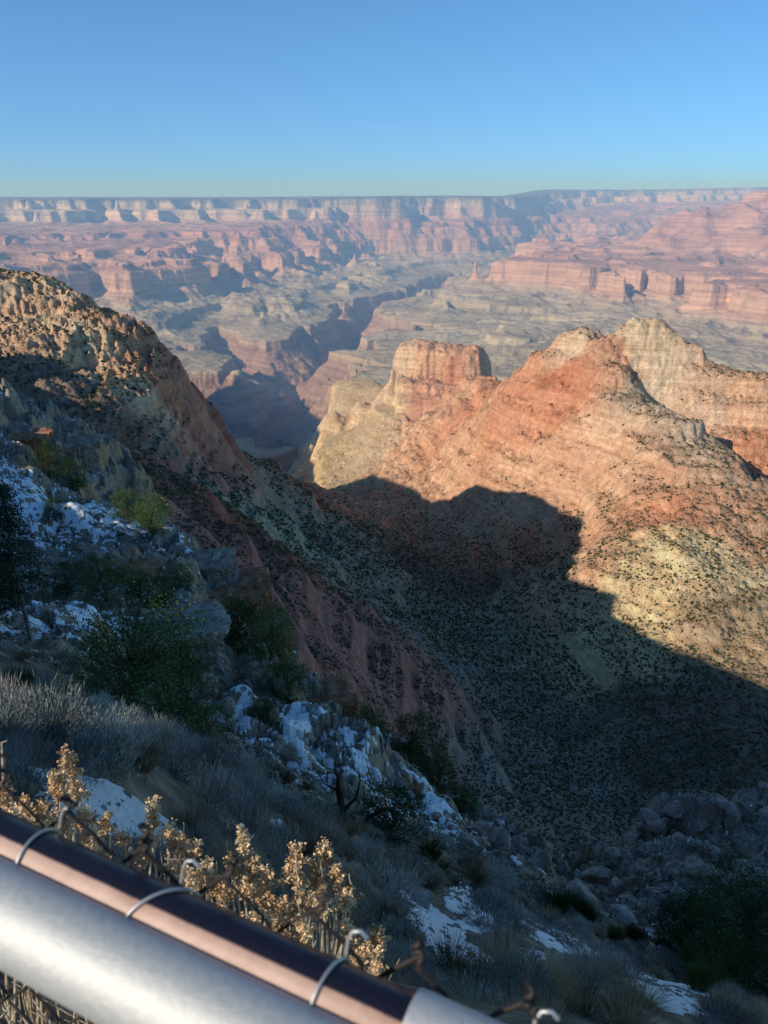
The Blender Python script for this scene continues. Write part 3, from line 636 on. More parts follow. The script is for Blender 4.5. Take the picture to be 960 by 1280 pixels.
M_JUN = foliage_mat('juniper_leaves', [(.014, .034, .012), (.045, .085, .025), (.12, .17, .055)], scale=1.3, rnd=.25)
M_PINE = foliage_mat('pine_needles', [(.012, .026, .018), (.03, .052, .034), (.065, .09, .055)], scale=1.2, rnd=.2)
def bark(name, a, b, sc=8):
    m = NT(name); oc = m.objc(); n = m.noise(m.scale(oc, 1, 1, .25), sc, 5, .7); m.bsdf(m.ramp(n, [(.3, a), (.7, b)]), .95, n, bdist=.02, spec=.05); return m.m
M_BARK = bark('juniper_bark', (.05, .038, .028), (.16, .125, .095)); M_PALE = bark('weathered_wood', (.10, .09, .08), (.30, .27, .24)); M_DARKW = bark('charred_wood', (.02, .015, .012), (.075, .055, .04))

def sage(seed, r=.55, h=.6, mat=M_SAGE, mat2=M_GREY, n=1500, up=.5, ln=.11, w=.0045):
    g = np.random.default_rng(seed); t = empty('sagebrush')
    d = g.normal(size=(n, 3)); d[:, 2] = np.abs(d[:, 2])*.9+.02; d /= np.linalg.norm(d, axis=1)[:, None]
    lump = 1+.22*np.sin(d[:, 0]*5+seed)*np.cos(d[:, 1]*6)+.1*g.normal(size=n)
    R_ = np.array([r, r, h])*lump[:, None]*g.uniform(.72, 1.0, (n, 1))
    B = d*R_; T = B + (d*(1-up)+np.array([0, 0, up]))*g.uniform(.6, 1.3, (n, 1))*ln + g.normal(0, .02, (n, 3))
    mb = MB(); mb.blades(B, T, w, g, .1); mb.build('foliage', mat, t)
    mb = MB(); k = 90
    for q in range(k):
        e = d[q]*np.array([r, r, h])*.95; b0 = np.array([g.uniform(-.06, .06), g.uniform(-.06, .06), -.06])
        md = b0*.4+e*.5+np.array([0, 0, -.04])+g.normal(0, .03, 3); mb.tube([b0, md, e, e+d[q]*.07+np.array([0, 0, .05])], [.010, .006, .003, .0015], 3, False)
    mb.build('stems', mat2, t); return t
def tuft(seed, r=.3, h=.45, n=520, mat=M_STRAW, name='grass_tuft', lean=.5, w=.0035):
    g = np.random.default_rng(seed); th = g.uniform(0, 6.283, n); rr = np.sqrt(g.uniform(0, 1, n)); B = np.stack([np.cos(th)*rr*r*.45, np.sin(th)*rr*r*.45, np.full(n, -.04)], -1)
    T = B + np.stack([np.cos(th)*rr*r*lean*2+g.normal(0, .04, n), np.sin(th)*rr*r*lean*2+g.normal(0, .04, n), h*g.uniform(.55, 1.1, n)], -1)
    mb = MB(); mb.blades(B, T, w, g, .12); o = mb.build(name, mat); return o
def crown_tree(seed, name, H, W, mat, bm, trunk=.12, n=130, per=70, leaf=.11, low=.12, top=1.0, lean=(0, 0), con=False):
    g = np.random.default_rng(seed); t = empty(name)
    mb = MB(); tr = []
    zt = np.linspace(-.3, H*(.97 if con else .7), 8); wob = np.cumsum(g.normal(0, .04 if con else .12, (8, 2)), 0)
    tp = np.stack([wob[:, 0]+lean[0]*zt, wob[:, 1]+lean[1]*zt, zt], -1); mb.tube(tp, np.interp(zt, [0, H], [trunk, trunk*.18]), 7)
    C = []; S = []
    for k in range(n):
        f = low+(1-low)*g.random()**(.8); z = f*H*top
        if con: rad = W*.5*(1-f)**.75*g.uniform(.45, 1.1)+.12
        else: rad = W*.5*math.sqrt(max(.03, 1-((f-.42)/.6)**2))*g.uniform(.45, 1.08)
        th = g.uniform(0, 6.283); rad *= 1+.28*math.sin(th*2+seed)+.15*math.sin(th*5+seed*2)
        c = np.array([np.interp(z, zt, tp[:, 0])+math.cos(th)*rad, np.interp(z, zt, tp[:, 1])+math.sin(th)*rad, z]); C.append(c)
        S.append((.17 if con else .26)*W/4*g.uniform(.7, 1.4)+.08)
        if k % 2 == 0:
            zz = z*(.9 if con else .55); b0 = np.array([np.interp(zz, zt, tp[:, 0]), np.interp(zz, zt, tp[:, 1]), zz])
            mb.tube([b0, (b0+c)/2+np.array([0, 0, -.05*H*g.random()]), c], [trunk*.3, trunk*.17, .006], 4, False)
    mb.build('trunk', bm, t, True)
    mb = MB(); C = np.array(C); S = np.array(S)
    P_ = np.repeat(C, per, 0)+g.normal(size=(n*per, 3))*np.repeat(S, per)[:, None]*np.array([1, 1, .62]); 
    mb.leaves(P_, g.uniform(.6, 1.3, n*per)*leaf, g, 2.6, np.array([0, 0, .5])); mb.build('crown', mat, t)
    return t
def rock_mesh(seed, sub=3, cuts=14, lay=0.0, flat=1.0):
    import bmesh as bm_
    b = bm_.new(); bm_.ops.create_icosphere(b, subdivisions=sub, radius=1.0); V = np.array([v.co[:] for v in b.verts]); Fq = np.array([[v.index for v in f.verts] for f in b.faces]); b.free()
    g = np.random.default_rng(seed); Nn = g.normal(size=(cuts, 3)); Nn /= np.linalg.norm(Nn, axis=1)[:, None]; dd = g.uniform(.42, .8, cuts)
    for a, d in zip(Nn, dd):
        k = V@a; V = V-np.where(k > d, k-d, 0)[:, None]*a*.93
    V = V + .05*np.stack([fbm(V[:, 1]*3+seed, V[:, 2]*3+i*9, 1, 3, seed+i) for i in range(3)], -1)
    if lay > 0:
        q = np.floor(V[:, 2]*5+.6*perlin(V[:, 0]*2, V[:, 1]*2, seed)); V[:, :2] *= (1+lay*(_h(q.astype(np.int64)+50, q.astype(np.int64)*0, seed)/4294967296.0-.5))[:, None]
    V[:, 2] *= flat
    return np_mesh('boulder', V, Fq, False)
def rock_mat(name, a, b, c3, sc=1.6):
    m = NT(name); oc = m.objc(); p = m.pos(); n = m.noise(p, sc*1.5, 7, .68); n2 = m.noise(m.scale(p, .8, .8, 4.5), sc, 5, .6); n3 = m.noise(p, sc*.45, 3)
    c = m.mix(m.maprange(n3, .35, .65), m.ramp(n, [(.28, a), (.5, b), (.75, c3)]), m.ramp(n, [(.28, a), (.6, (b[0]*1.1, b[1]*.85, b[2]*.7)), (.8, c3)]))
    m.bsdf(c, .92, m.math('ADD', n, m.math('MULTIPLY', n2, .8)), bdist=.12, bstr=.9, spec=.1); return m.m
M_ROCK = rock_mat('grey_limestone', (.085, .075, .065), (.32, .285, .245), (.50, .46, .41))
M_ROCKR = rock_mat('rusty_sandstone', (.10, .05, .03), (.34, .19, .115), (.48, .33, .21), 1.0)

# ---- shrubs of the near slope, each one a thing
NT_LABEL = {
 'sage': ('sagebrush', 'grey-green sagebrush mound among its neighbours on the shaded slope below the rail', 'sagebrush', 'grey-green sagebrush mounds on the near slope'),
 'grey': ('sagebrush', 'leafless grey twiggy brush growing on the shaded slope below the rail', 'shrub', 'leafless grey brush on the near slope'),
 'straw': ('grass_tuft', 'dry straw-coloured grass tuft between the sagebrush mounds', 'grass tuft', 'dry grass tufts on the near slope'),
 'mtea': ('green_shrub', 'upright yellow-green stemmed shrub between the sage and the junipers', 'shrub', 'yellow-green stemmed shrubs')}
protos = {'sage': [sage(s, .5, .5) for s in (1, 2, 3)], 'grey': [sage(s, .5, .42, M_GREY, M_PALE, 1100, .6, .13, .003) for s in (4, 5)],
          'straw': [tuft(s, .38, .42) for s in (6, 7)], 'mtea': [tuft(s, .42, .62, 800, M_MTEA, 'green_shrub', .3, .004) for s in (8, 9)]}
used = set()
def put(kind, x, y, sc, z=None, label=None, rz=None, sink=0.0):
    pr = protos[kind][rnd.randrange(len(protos[kind]))]
    o = pr if (pr not in used) else copy_tree(pr)
    used.add(pr); nm, lb, ct, gp = NT_LABEL[kind]; o.name = nm
    o.location = (x, y, (float(znear(x, y)) if z is None else z)-sink); o.rotation_euler = (0, 0, rnd.uniform(0, 6.28) if rz is None else rz); s3 = sc*rnd.uniform(.9, 1.1)
    o.scale = (s3, s3, s3*rnd.uniform(.85, 1.15)); tag(o, label or lb, ct, gp if not label else None); return o
rnd = random.Random(21)
# surveyed ones first: kind, u, v (base), first distance to look from, size
for kind, u, v, y0, sc in [('sage', 55, 925, 4, 1.25), ('sage', 130, 950, 4, .9), ('grey', 20, 960, 3, .8), ('grey', 210, 965, 4, 1.0), ('sage', 200, 940, 5, .9), ('sage', 150, 915, 6, .9), ('sage', 300, 1010, 5, 1.0), ('grey', 255, 1000, 4, 1.0), ('sage', 250, 940, 8, 1.0), ('mtea', 298, 975, 8, .8), ('sage', 340, 1000, 8, .9), ('straw', 380, 985, 8, 1.3), ('straw', 355, 975, 8, 1.3),
  ('sage', 330, 960, 8, .8), ('sage', 455, 1075, 6, 1.15), ('grey', 400, 1060, 6, 1.0), ('straw', 475, 1095, 6, 1.3), ('straw', 430, 1040, 8, 1.3), ('sage', 500, 1090, 8, 1.2), ('sage', 480, 1130, 5, 1.2), ('sage', 620, 1110, 9, 1.5), ('straw', 590, 1100, 9, 1.5), ('sage', 655, 1130, 9, 1.5), ('sage', 610, 1160, 6, 1.35), ('straw', 560, 1210, 4, .9), ('straw', 600, 1225, 4, 1.0), ('sage', 650, 1240, 4, .9), ('sage', 600, 1270, 4, .9),
  ('straw', 690, 1245, 4, 1.1), ('straw', 745, 1225, 5, 1.2), ('sage', 735, 1200, 6, 1.1), ('sage', 770, 1195, 8, 1.3), ('grey', 800, 1200, 10, 1.6), ('grey', 840, 1215, 12, 1.7), ('grey', 870, 1230, 12, 1.5), ('sage', 690, 1170, 9, 1.2), ('straw', 730, 1270, 4, 1.0), ('straw', 780, 1272, 4, 1.0), ('straw', 800, 1255, 5, .9),
  ('mtea', 538, 1070, 12, 1.3), ('mtea', 690, 1140, 10, 1.8), ('mtea', 710, 1135, 10, 1.9), ('mtea', 730, 1150, 10, 1.8), ('mtea', 770, 1172, 10, 1.3), ('mtea', 800, 1180, 10, 1.4), ('mtea', 830, 1190, 12, 1.8), ('mtea', 790, 1170, 12, 1.3), ('mtea', 860, 1210, 12, 1.8), ('mtea', 880, 1240, 10, 1.5), ('mtea', 20, 865, 9, 1.3)]:
    x, y, z = nray(u, v, y0); put(kind, x, y, sc, z-.05)
for (u, v, d) in [(300, 1000, 0), (450, 1130, 0), (600, 1200, 0), (700, 1250, 0), (560, 1180, 0), (100, 1010, 0), (835, 1245, 0), (50, 905, 0)]: print('NRAY', u, v, [round(q, 1) for q in nray(u, v, 1.2)])
placed = [(o.location.x, o.location.y, .55*o.scale[0]) for p_ in list(COL.objects) for o in [p_] if o.parent is None and o.get('category') in ('sagebrush', 'shrub', 'grass tuft')]
cnt = 0
for k in range(26000):
    y = math.exp(rnd.uniform(math.log(3.6), math.log(34))); x = y*rnd.uniform(-.72, .8)
    z, rk, sn = [float(q[0]) for q in Hnear(np.array([x]), np.array([y]), True)] if False else (float(znear(x, y)), 0, 0)
    if not inside(np.array([x]), np.array([y]), np.array([z]), 25)[0]: continue
    i = min(NR_-1, int(round(math.log(y/nyy[0])/math.log(nyy[-1]/nyy[0])*(NR_-1)))); j = int(round((x/y-ntt[0])/(ntt[-1]-ntt[0])*(NC_-1)))
    if RK[i, j] > .45 or snow[i, j] > .5 or SNW[i, j] > .42: continue
    bu_, bv_ = bearings(x, y, z)
    if any(((bu_-a_)/c_)**2+((bv_-14-b_)/e_)**2 < 1 for a_, b_, c_, e_ in [(130, 1020, 105, 52), (560, 1172, 62, 50), (690, 1185, 55, 32), (838, 1252, 62, 40)]): continue
    kind = rnd.choices(['sage', 'grey', 'straw'], [4, 2, 4])[0]; sc = {'sage': rnd.uniform(.55, 1.1), 'grey': rnd.uniform(.6, 1.1), 'straw': rnd.uniform(.6, 1.1)}[kind]*(1 if y > 5 else .7)*(1 if y < 14 else 1.15)
    r = {'sage': .5, 'grey': .48, 'straw': .26}[kind]*sc
    if any((x-a)**2+(y-b)**2 < (.62*(r+c))**2 for a, b, c in placed): continue
    placed.append((x, y, r)); put(kind, x, y, sc, z-.05); cnt += 1
    if cnt >= 330: break
print('shrubs', cnt, len(placed))

# ---- brush on the rocky flank and ledges: too small and dense to count
sx_ = []; g = np.random.default_rng(9)
n = 26000; ys = np.exp(g.uniform(math.log(16), math.log(165), n)); xs = ys*g.uniform(-.62, .75, n); zs = znear(xs, ys)
ii = np.clip(np.round(np.log(ys/nyy[0])/np.log(nyy[-1]/nyy[0])*(NR_-1)).astype(int), 0, NR_-1); jj = np.clip(np.round((xs/ys-ntt[0])/(ntt[-1]-ntt[0])*(NC_-1)).astype(int), 0, NC_-1)
k = inside(xs, ys, zs, 20) & (slope[ii, jj] < 1.5) & (g.random(n) < .22+.5*sstep(-.1, .4, fbm(xs, ys, 7, 2, 600))) & (RK[ii, jj] > .12) & (g.random(n) > .75*snow[ii, jj])
xs, ys, zs = xs[k][:5200], ys[k][:5200], zs[k][:5200]; rs = g.uniform(.16, .5, len(xs))*np.clip(ys/45, .6, 1.35)
per = 16; mb = MB(); CC = np.repeat(np.stack([xs, ys, zs+rs*.3], -1), per, 0)+g.normal(size=(len(xs)*per, 3))*np.repeat(rs, per)[:, None]*np.array([.5, .5, .35])
mb.leaves(CC, np.repeat(rs, per)*g.uniform(.3, .7, len(xs)*per), g, 2.2, np.array([0, 0, 1.0]))
mscr = NT('ledge_brush'); pp = mscr.pos(); mscr.bsdf(mscr.ramp(mscr.noise(pp, .9, 3), [(.35, (.022, .035, .022)), (.5, (.06, .075, .05)), (.68, (.13, .125, .085))]), .95, spec=.05)
tag(mb.build('ledge_brush', mscr.m), kind='stuff')
# loose stones lying on the open slope and among the ledges
n = 9000; ys = np.exp(g.uniform(math.log(4), math.log(110), n)); xs = ys*g.uniform(-.7, .75, n); zs = znear(xs, ys); k = inside(xs, ys, zs, 10); xs, ys, zs = xs[k][:5000], ys[k][:5000], zs[k][:5000]
tag(link('loose_stones', blobs('stones', xs, ys, zs-.02*ys**.5, g.uniform(.02, .12, len(xs))*np.clip(ys/12, .5, 4), 4, .7), M_ROCK), kind='stuff')

# ---- trees
jun = [crown_tree(31, 'juniper', 3.0, 4.2, M_JUN, M_BARK, .16, 130, 75, .11, .08), crown_tree(32, 'juniper', 2.6, 2.6, M_JUN, M_BARK, .11, 80, 75, .10, .1), crown_tree(35, 'juniper', 3.4, 3.2, M_JUN, M_BARK, .13, 100, 75, .11, .1)]
pin = [crown_tree(33, 'pine_tree', 7.4, 3.0, M_PINE, M_PALE, .11, 130, 60, .13, .16, con=True), crown_tree(34, 'pine_tree', 7.0, 3.6, M_PINE, M_BARK, .13, 170, 70, .13, .1, con=True)]
usedt = set()
def plant(pool, k, u, v, y0, sc, label, cat, group=None, asp=1.0):
    x, y, z = nray(u, v, y0); pr = pool[k]; o = pr if (id(pool), k) not in usedt else copy_tree(pr); usedt.add((id(pool), k))
    o.location = (x, y, z-.1); o.rotation_euler = (0, 0, rnd.uniform(0, 6.28)); o.scale = (sc, sc, sc*asp); tag(o, label, cat, group); return o
plant(pin, 0, 38, 800, 22, 1.0, 'tall thin pine with a pale bare trunk rising through sparse dark needles', 'pine')
plant(pin, 1, -8, 800, 22, 1.0, 'dense dark pine cut off by the left edge of the view', 'pine')
plant(jun, 0, 150, 893, 18, 1.0, 'broad bushy green juniper below the snowy ledge, left of the overhang', 'juniper')
plant(jun, 1, 490, 1052, 15, .85, 'small round green juniper beside the snow, right of the dead snag', 'juniper')
JL = [(1, 85, 745, 30, .9, 'dark juniper on the snowy bench just right of the pale-trunked pine'), (2, 130, 752, 30, .95, 'rounded dark juniper in the brush band between the two snow patches'), (1, 175, 748, 30, .8, 'low juniper at the left end of the flat grey bench'), (2, 207, 765, 30, .75, 'open juniper standing at the back of the flat grey bench'),
  (1, 92, 613, 60, 1.5, 'spreading evergreen above the upper snow patch under the cliffs'), (2, 62, 598, 60, 1.3, 'dark evergreen at the foot of the upper cliffs on the left'), (1, 70, 650, 50, .9, 'small evergreen standing in the middle of the upper snow patch'), (1, 160, 650, 60, 1.3, 'evergreen at the right tip of the upper snow patch'),
  (2, 190, 672, 60, 1.2, 'evergreen on the brow right of the upper snow patch'), (1, 225, 735, 50, .8, 'small juniper growing on the ledge top above the rusty cliff'), (1, 298, 805, 45, 1.3, 'dark juniper at the foot of the rusty cliff'), (2, 345, 850, 45, 1.2, 'taller juniper in the gully right of the rusty cliff'), (1, 360, 880, 40, 1.1, 'juniper low in the gully above the snow patches'),
  (1, 455, 905, 40, 1.3, 'dark juniper on the skyline of the rocky flank'), (2, 515, 950, 40, 1.2, 'juniper on the brow where the rocky flank drops away'), (2, 548, 985, 40, 1.25, 'slender dark juniper lowest on the rocky brow'), (0, 930, 1190, 18, 1.3, 'large dark juniper at the right edge below the boulder outcrop'), (2, 885, 1195, 18, 1.15, 'juniper left of the largest one below the outcrop'),
  (0, 955, 1250, 14, .95, 'juniper in the lower right corner'), (2, 900, 1245, 14, .9, 'juniper behind the pointed stump near the bottom right'), (1, 850, 1180, 20, 1.1, 'low juniper at the foot of the boulder outcrop'), (1, 330, 905, 25, .6, 'small shrubby juniper among the boulders of the rocky flank'), (1, 580, 1015, 38, .9, 'little juniper near the end of the rocky brow'), (1, 262, 935, 20, .6, 'low juniper bush behind the sage on the left'), (1, 235, 905, 20, .9, 'juniper growing against the cliff foot right of the broad juniper')]
for k, u, v, y0, sc, lb in JL: plant(jun, k, u, v, y0, sc, lb, 'juniper', 'junipers of the near slope and ledges')
# dead snag, fallen limb, stump
def snag(name, pts_list, mat, loc, label, cat):
    mb = MB()
    for pts, r0, r1 in pts_list: mb.tube(pts, np.linspace(r0, r1, len(pts)), 6)
    o = mb.build(name, mat, None, True); o.location = loc; tag(o, label, cat); return o
x, y, z = nray(432, 1030, 15)
snag('dead_tree', [([(0, 0, -.3), (-.1, 0, .6), (-.22, .1, 1.4), (-.2, .05, 1.9)], .16, .07), ([(-.2, .05, 1.8), (-.3, 0, 2.3), (-.22, 0, 3.0)], .05, .012), ([(-.1, 0, .5), (.35, .1, 1.0), (.5, .1, 1.7), (.45, 0, 2.3)], .06, .01), ([(0, 0, 0), (.5, -.1, .1), (.95, -.1, .5), (1.35, 0, .62)], .12, .05), ([(.95, -.1, .5), (1.2, .1, .9)], .04, .01), ([(-.22, .1, 1.3), (-.7, .1, 1.6), (-.9, .2, 2.1)], .035, .008), ([(-.12, 0, .8), (-.5, -.2, 1.0), (-.75, -.3, .9)], .03, .008)],
     M_DARKW, (x, y, z), 'blackened dead tree snag forking above the snowy rocks', 'dead tree')
x, y, z = nray(922, 1275, 9)
snag('tree_stump', [([(0, 0, -.3), (.02, 0, .25), (-.02, 0, .6), (.01, 0, .85)], .15, .015), ([(0, 0, 0), (.1, 0, .3), (.14, 0, .55)], .08, .01)], M_PALE, (x, y, z), 'pointed weathered stump near the bottom right corner', 'stump')
x, y, z = nray(505, 1175, 5)
snag('fallen_trunk', [([(.2, -.3, -.1), (.12, -.12, .06), (.02, .05, .16), (-.1, .22, .2), (-.3, .42, .14)], .11, .05), ([(.12, -.12, .1), (.2, .02, .24), (.17, .08, .34)], .03, .006), ([(-.05, .15, .2), (-.16, .1, .33), (-.2, .2, .4)], .02, .005)], M_DARKW, (x, y, z), 'dark twisted dead trunk left of the middle snow patch', 'dead trunk')

# ---- boulders and ledges
rocks = [rock_mesh(s, 3, 30, .10 if s % 2 else .0, 1.0) for s in range(50, 58)]
def boulder(u, v, y0, w, label, flat=.7, mat=M_ROCK, k=None, rz=None, group=None, asp=1.0, sink=.25):
    x, y, z = nray(u, v, y0); me = rocks[rnd.randrange(8) if k is None else k]
    if mat is not M_ROCK:
        me = me.copy(); me.materials.clear()
    o = link('boulder', me, mat); o.location = (x, y, z+w*flat*.5-w*sink); o.scale = (w*.5*asp, w*.5, w*.5*flat*1.3); o.rotation_euler = (rnd.uniform(-.2, .2), rnd.uniform(-.2, .2), rnd.uniform(0, 6.28) if rz is None else rz)
    tag(o, label, 'boulder', group)
for u, v, y0, w, fl, lb in [(658, 1185, 8, .42, .9, 'small rounded boulder beside the right end of the middle snow patch'), (362, 945, 20, 1.5, .8, 'large pale boulder at the foot of the rocky flank'), (262, 872, 25, 1.9, 1.2, 'tall upright boulder standing right of the overhang'), (285, 890, 25, 1.5, .9, 'squat boulder right of the tall upright one'),
   (340, 895, 25, 1.6, .9, 'block of rock above the snow in the gully'), (352, 868, 30, 1.8, 1.0, 'upright block on the skyline of the gully'), (385, 925, 25, 1.3, .7, 'flat-topped boulder left of the dead tree'), (500, 985, 30, 1.4, .7, 'boulder amid the snow on the far brow'), (600, 1045, 30, 2.2, .9, 'boulder ending the rocky brow'), (628, 1062, 30, 1.8, 1.1, 'upright rock at the tip of the rocky brow'),
   (525, 1130, 8, .9, .6, 'mossy low boulder above the middle snow patch'), (540, 1235, 3, .25, .6, 'small stone lying in dry grass near the rail'), (85, 990, 4, .3, .5, 'dark stone at the edge of the left snow patch'), (178, 1038, 4, .3, .5, 'stone poking out of the left snow patch'), (640, 1215, 6, .35, .6, 'stone lying below the middle snow patch')]:
    boulder(u, v, y0, w, lb, fl)
OUT = [(728, 1128, 2.2), (745, 1095, 3.0), (765, 1075, 2.6), (770, 1110, 1.9), (790, 1050, 3.2), (755, 1120, 1.7), (800, 1085, 2.0), (820, 1030, 3.4), (845, 1010, 3.2), (850, 1050, 2.6), (875, 1030, 3.0), (890, 1065, 2.4), (915, 1020, 3.2), (938, 1000, 3.0), (955, 985, 2.6), (940, 1050, 3.0), (925, 1085, 2.6), (870, 1090, 2.8), (840, 1085, 2.2), (815, 1115, 2.0), (850, 1120, 2.4), (885, 1115, 1.9), (955, 1100, 2.8), (910, 1110, 2.0), (785, 1125, 1.8), (830, 1145, 1.6), (725, 1100, 1.8), (800, 1000, 2.0), (960, 1020, 3.0), (700, 1118, 1.5), (865, 985, 2.4), (900, 1000, 2.2)]
for i, (u, v, w) in enumerate(OUT):
    boulder(u, v, 28, w*1.15, 'angular grey boulder wedged in the jumbled outcrop on the right', rnd.uniform(.55, .9), group='boulders of the right outcrop', asp=rnd.uniform(1, 1.5), sink=.4)
def ledge(u, v, y0, W, Dp, Hh, seed, label, mat, rz=0.0, over=.18, name='rock_ledge', flute=.12, dz=0):
    """a level slab cap over a fluted, jointed wall"""
    x, y, z = nray(u, v, y0); N = 160; th = np.arange(N)*2*math.pi/N; g = np.random.default_rng(seed)
    base = 1/np.maximum(np.abs(np.cos(th)), np.abs(np.sin(th)))**.75; base = base*(1+.10*fbm(np.cos(th)*2, np.sin(th)*2, 1, 3, seed)); ox = np.cos(th)*base*W/2; oy = np.sin(th)*base*Dp/2
    rings = []; colw = perlin(th*9, th*0+.5, seed+1)*.5+np.abs(perlin(th*17, th*0+.3, seed+2))
    prof = [(0, .0, 0), (.02, .3, 0), (0, .55, 0), (.02, .72, 0), (.01, .86, .1), (.0, 1.0, .2), (-.06, 1.01, .3), (-.13, .97, .5), (-.16, 1-over, 1), (-.35, .99-over, 1), (-.55, 1.0-over, 1), (-.56, .95-over, .8), (-.75, .98-over*.8, 1), (-1.0, 1.06-over*.5, .7), (-1.3, 1.2, .4)]
    for k, (zz, rr, fl) in enumerate(prof):
        jit = 1+(flute*colw*fl)+.03*perlin(th*6, th*0+k*1.7, seed+5)*(rr > .5)
        rings.append(np.stack([ox*rr*jit, oy*rr*jit, np.full(N, zz*Hh)+.05*Hh*fbm(ox*rr*jit*2, oy*rr*jit*2, 1.6, 3, seed+8)+(.04*Hh*rr*np.cos(th) if k < 6 else 0)], -1))
    # extra rings so that the wall is not made of long faces
    RG = [rings[0]]
    for a_, b_ in zip(rings[:-1], rings[1:]):
        for q in (.34, .67, 1.0): RG.append(a_*(1-q)+b_*q + (g.normal(0, .012*W, (N, 1))*np.stack([np.cos(th), np.sin(th), th*0], -1) if len(RG) > 12 else 0))
    G = np.array(RG); r_, c_, _ = G.shape; i = np.arange(r_*c_).reshape(r_, c_); j = np.roll(i, -1, 1)
    Q = np.stack([i[:-1], i[1:], j[1:], j[:-1]], -1).reshape(-1, 4); o = link(name, np_mesh(name, G.reshape(-1, 3), Q, False), mat); o.location = (x, y, z+dz); o.rotation_euler = (0, 0, rz); tag(o, label, 'rock ledge')
ledge(228, 783, 30, 5.4, 4.6, 3.6, 3, 'flat grey rock bench with a fluted pale overhang behind the broad juniper', M_ROCK, .3, .2, dz=.35)
ledge(292, 735, 45, 6.5, 6.0, 5.5, 4, 'rusty brown cliff block with a vegetated top right of the flat bench', M_ROCKR, .2, .08, flute=.2, dz=.3)
ledge(90, 560, 70, 9, 6, 6.5, 5, 'layered tan ledge high on the left below the upper cliffs', M_ROCK, .5, .15, dz=1)
ledge(250, 705, 50, 6, 4, 2.4, 6, 'low grey shelf behind the small juniper above the rusty cliff', M_ROCK, .1, .12, dz=.5)

ledge(150, 716, 45, 6.0, 4.0, 2.6, 7, 'low brown ledge in the brush band below the upper snow patch', M_ROCKR, .0, .15, dz=.3)
ledge(402, 872, 40, 4.6, 3.6, 3.4, 8, 'brown ledge on the skyline right of the gully junipers', M_ROCKR, .4, .12, flute=.2, dz=.2)
ledge(25, 548, 60, 9, 6, 6.0, 9, 'shadowed tan ledge at the left edge under the cliffs', M_ROCKR, .2, .2, dz=.5)
ledge(318, 812, 50, 5.0, 3.5, 4.2, 10, 'jointed rusty buttress below the brow of the gully', M_ROCKR, .7, .08, flute=.25, dz=.2)
# ---- fence and handrail
rA = P(0, 1137, 1); 
def at_z(u, v, z): k = z/tv(v); return np.array(P(u, v, k))
A = at_z(0, 1137, -.467); B = at_z(145, 1212, -.467); rd = (B-A)/np.linalg.norm(B-A); perp = np.array([-rd[1], rd[0], 0]);
if perp[1] < 0: perp = -perp
m = NT('galvanised_steel'); oc = m.objc(); n1 = m.noise(m.scale(m.pos(), 160, 160, 160), 1.0, 6, .7); m.bsdf(m.mix(m.maprange(n1, .35, .65), (.46, .46, .44), (.52, .52, .495)), m.maprange(n1, .3, .7, .60, .68), n1, bdist=.0006, metal=.55, spec=.5); M_GALV = m.m
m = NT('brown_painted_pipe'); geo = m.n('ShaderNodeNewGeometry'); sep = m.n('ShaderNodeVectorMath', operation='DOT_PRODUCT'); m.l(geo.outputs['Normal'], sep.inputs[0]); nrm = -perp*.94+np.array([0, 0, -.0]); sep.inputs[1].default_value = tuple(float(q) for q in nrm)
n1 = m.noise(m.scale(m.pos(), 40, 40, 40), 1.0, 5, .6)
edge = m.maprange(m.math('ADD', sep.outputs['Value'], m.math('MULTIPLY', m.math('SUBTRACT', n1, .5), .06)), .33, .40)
c = m.mix(edge, (.008, .007, .014), m.mix(m.maprange(n1, .35, .65), (.34, .205, .15), (.46, .30, .23)))  # shaded top and sunlit side put into the colour by surface direction
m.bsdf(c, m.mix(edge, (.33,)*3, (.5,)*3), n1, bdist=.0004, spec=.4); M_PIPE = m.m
m = NT('dull_wire'); n1 = m.noise(m.scale(m.pos(), 90, 90, 90), 1.0, 3); m.bsdf(m.mix(n1, (.018, .013, .012), (.05, .038, .034)), .6, metal=.3, spec=.4); M_WIRE = m.m
m = NT('tie_wire'); n1 = m.noise(m.scale(m.pos(), 90, 90, 90), 1.0, 3); m.bsdf(m.mix(n1, (.35, .35, .34), (.5, .5, .48)), .45, metal=.6, spec=.5); M_TIE = m.m
hr = empty('handrail', tuple(A)); tag(hr, 'thick brushed galvanised steel handrail crossing the lower left corner', 'handrail')
mb = MB(); mb.tube([tuple(-rd*2.2), tuple(rd*-.5), (0, 0, 0), tuple(rd*.9), tuple(rd*3)], .030, 48); mb.build('rail', M_GALV, hr, True)
for s in (-1.6, 1.7):
    mb = MB(); mb.tube([tuple(rd*s+np.array([0, 0, -.02])), tuple(rd*s+np.array([0, 0, -1.2]))], .024, 24); mb.build('post', M_GALV, hr, True)
FB = at_z(0, 1052, -.459); fn = empty('chain_link_fence', tuple(FB)); tag(fn, 'chain-link fence with a dark brown top pipe and twisted wire edge', 'fence')
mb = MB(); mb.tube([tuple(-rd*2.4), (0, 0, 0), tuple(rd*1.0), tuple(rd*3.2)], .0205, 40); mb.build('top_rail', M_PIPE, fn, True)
def along(u, v):      # distance along the top pipe for a bearing
    best = min(((abs(480+F*(FB[0]+rd[0]*s)/((FB[1]+rd[1]*s)*CT-(FB[2])*ST)-u), s) for s in np.linspace(-.5, 1.2, 1700))); return best[1]
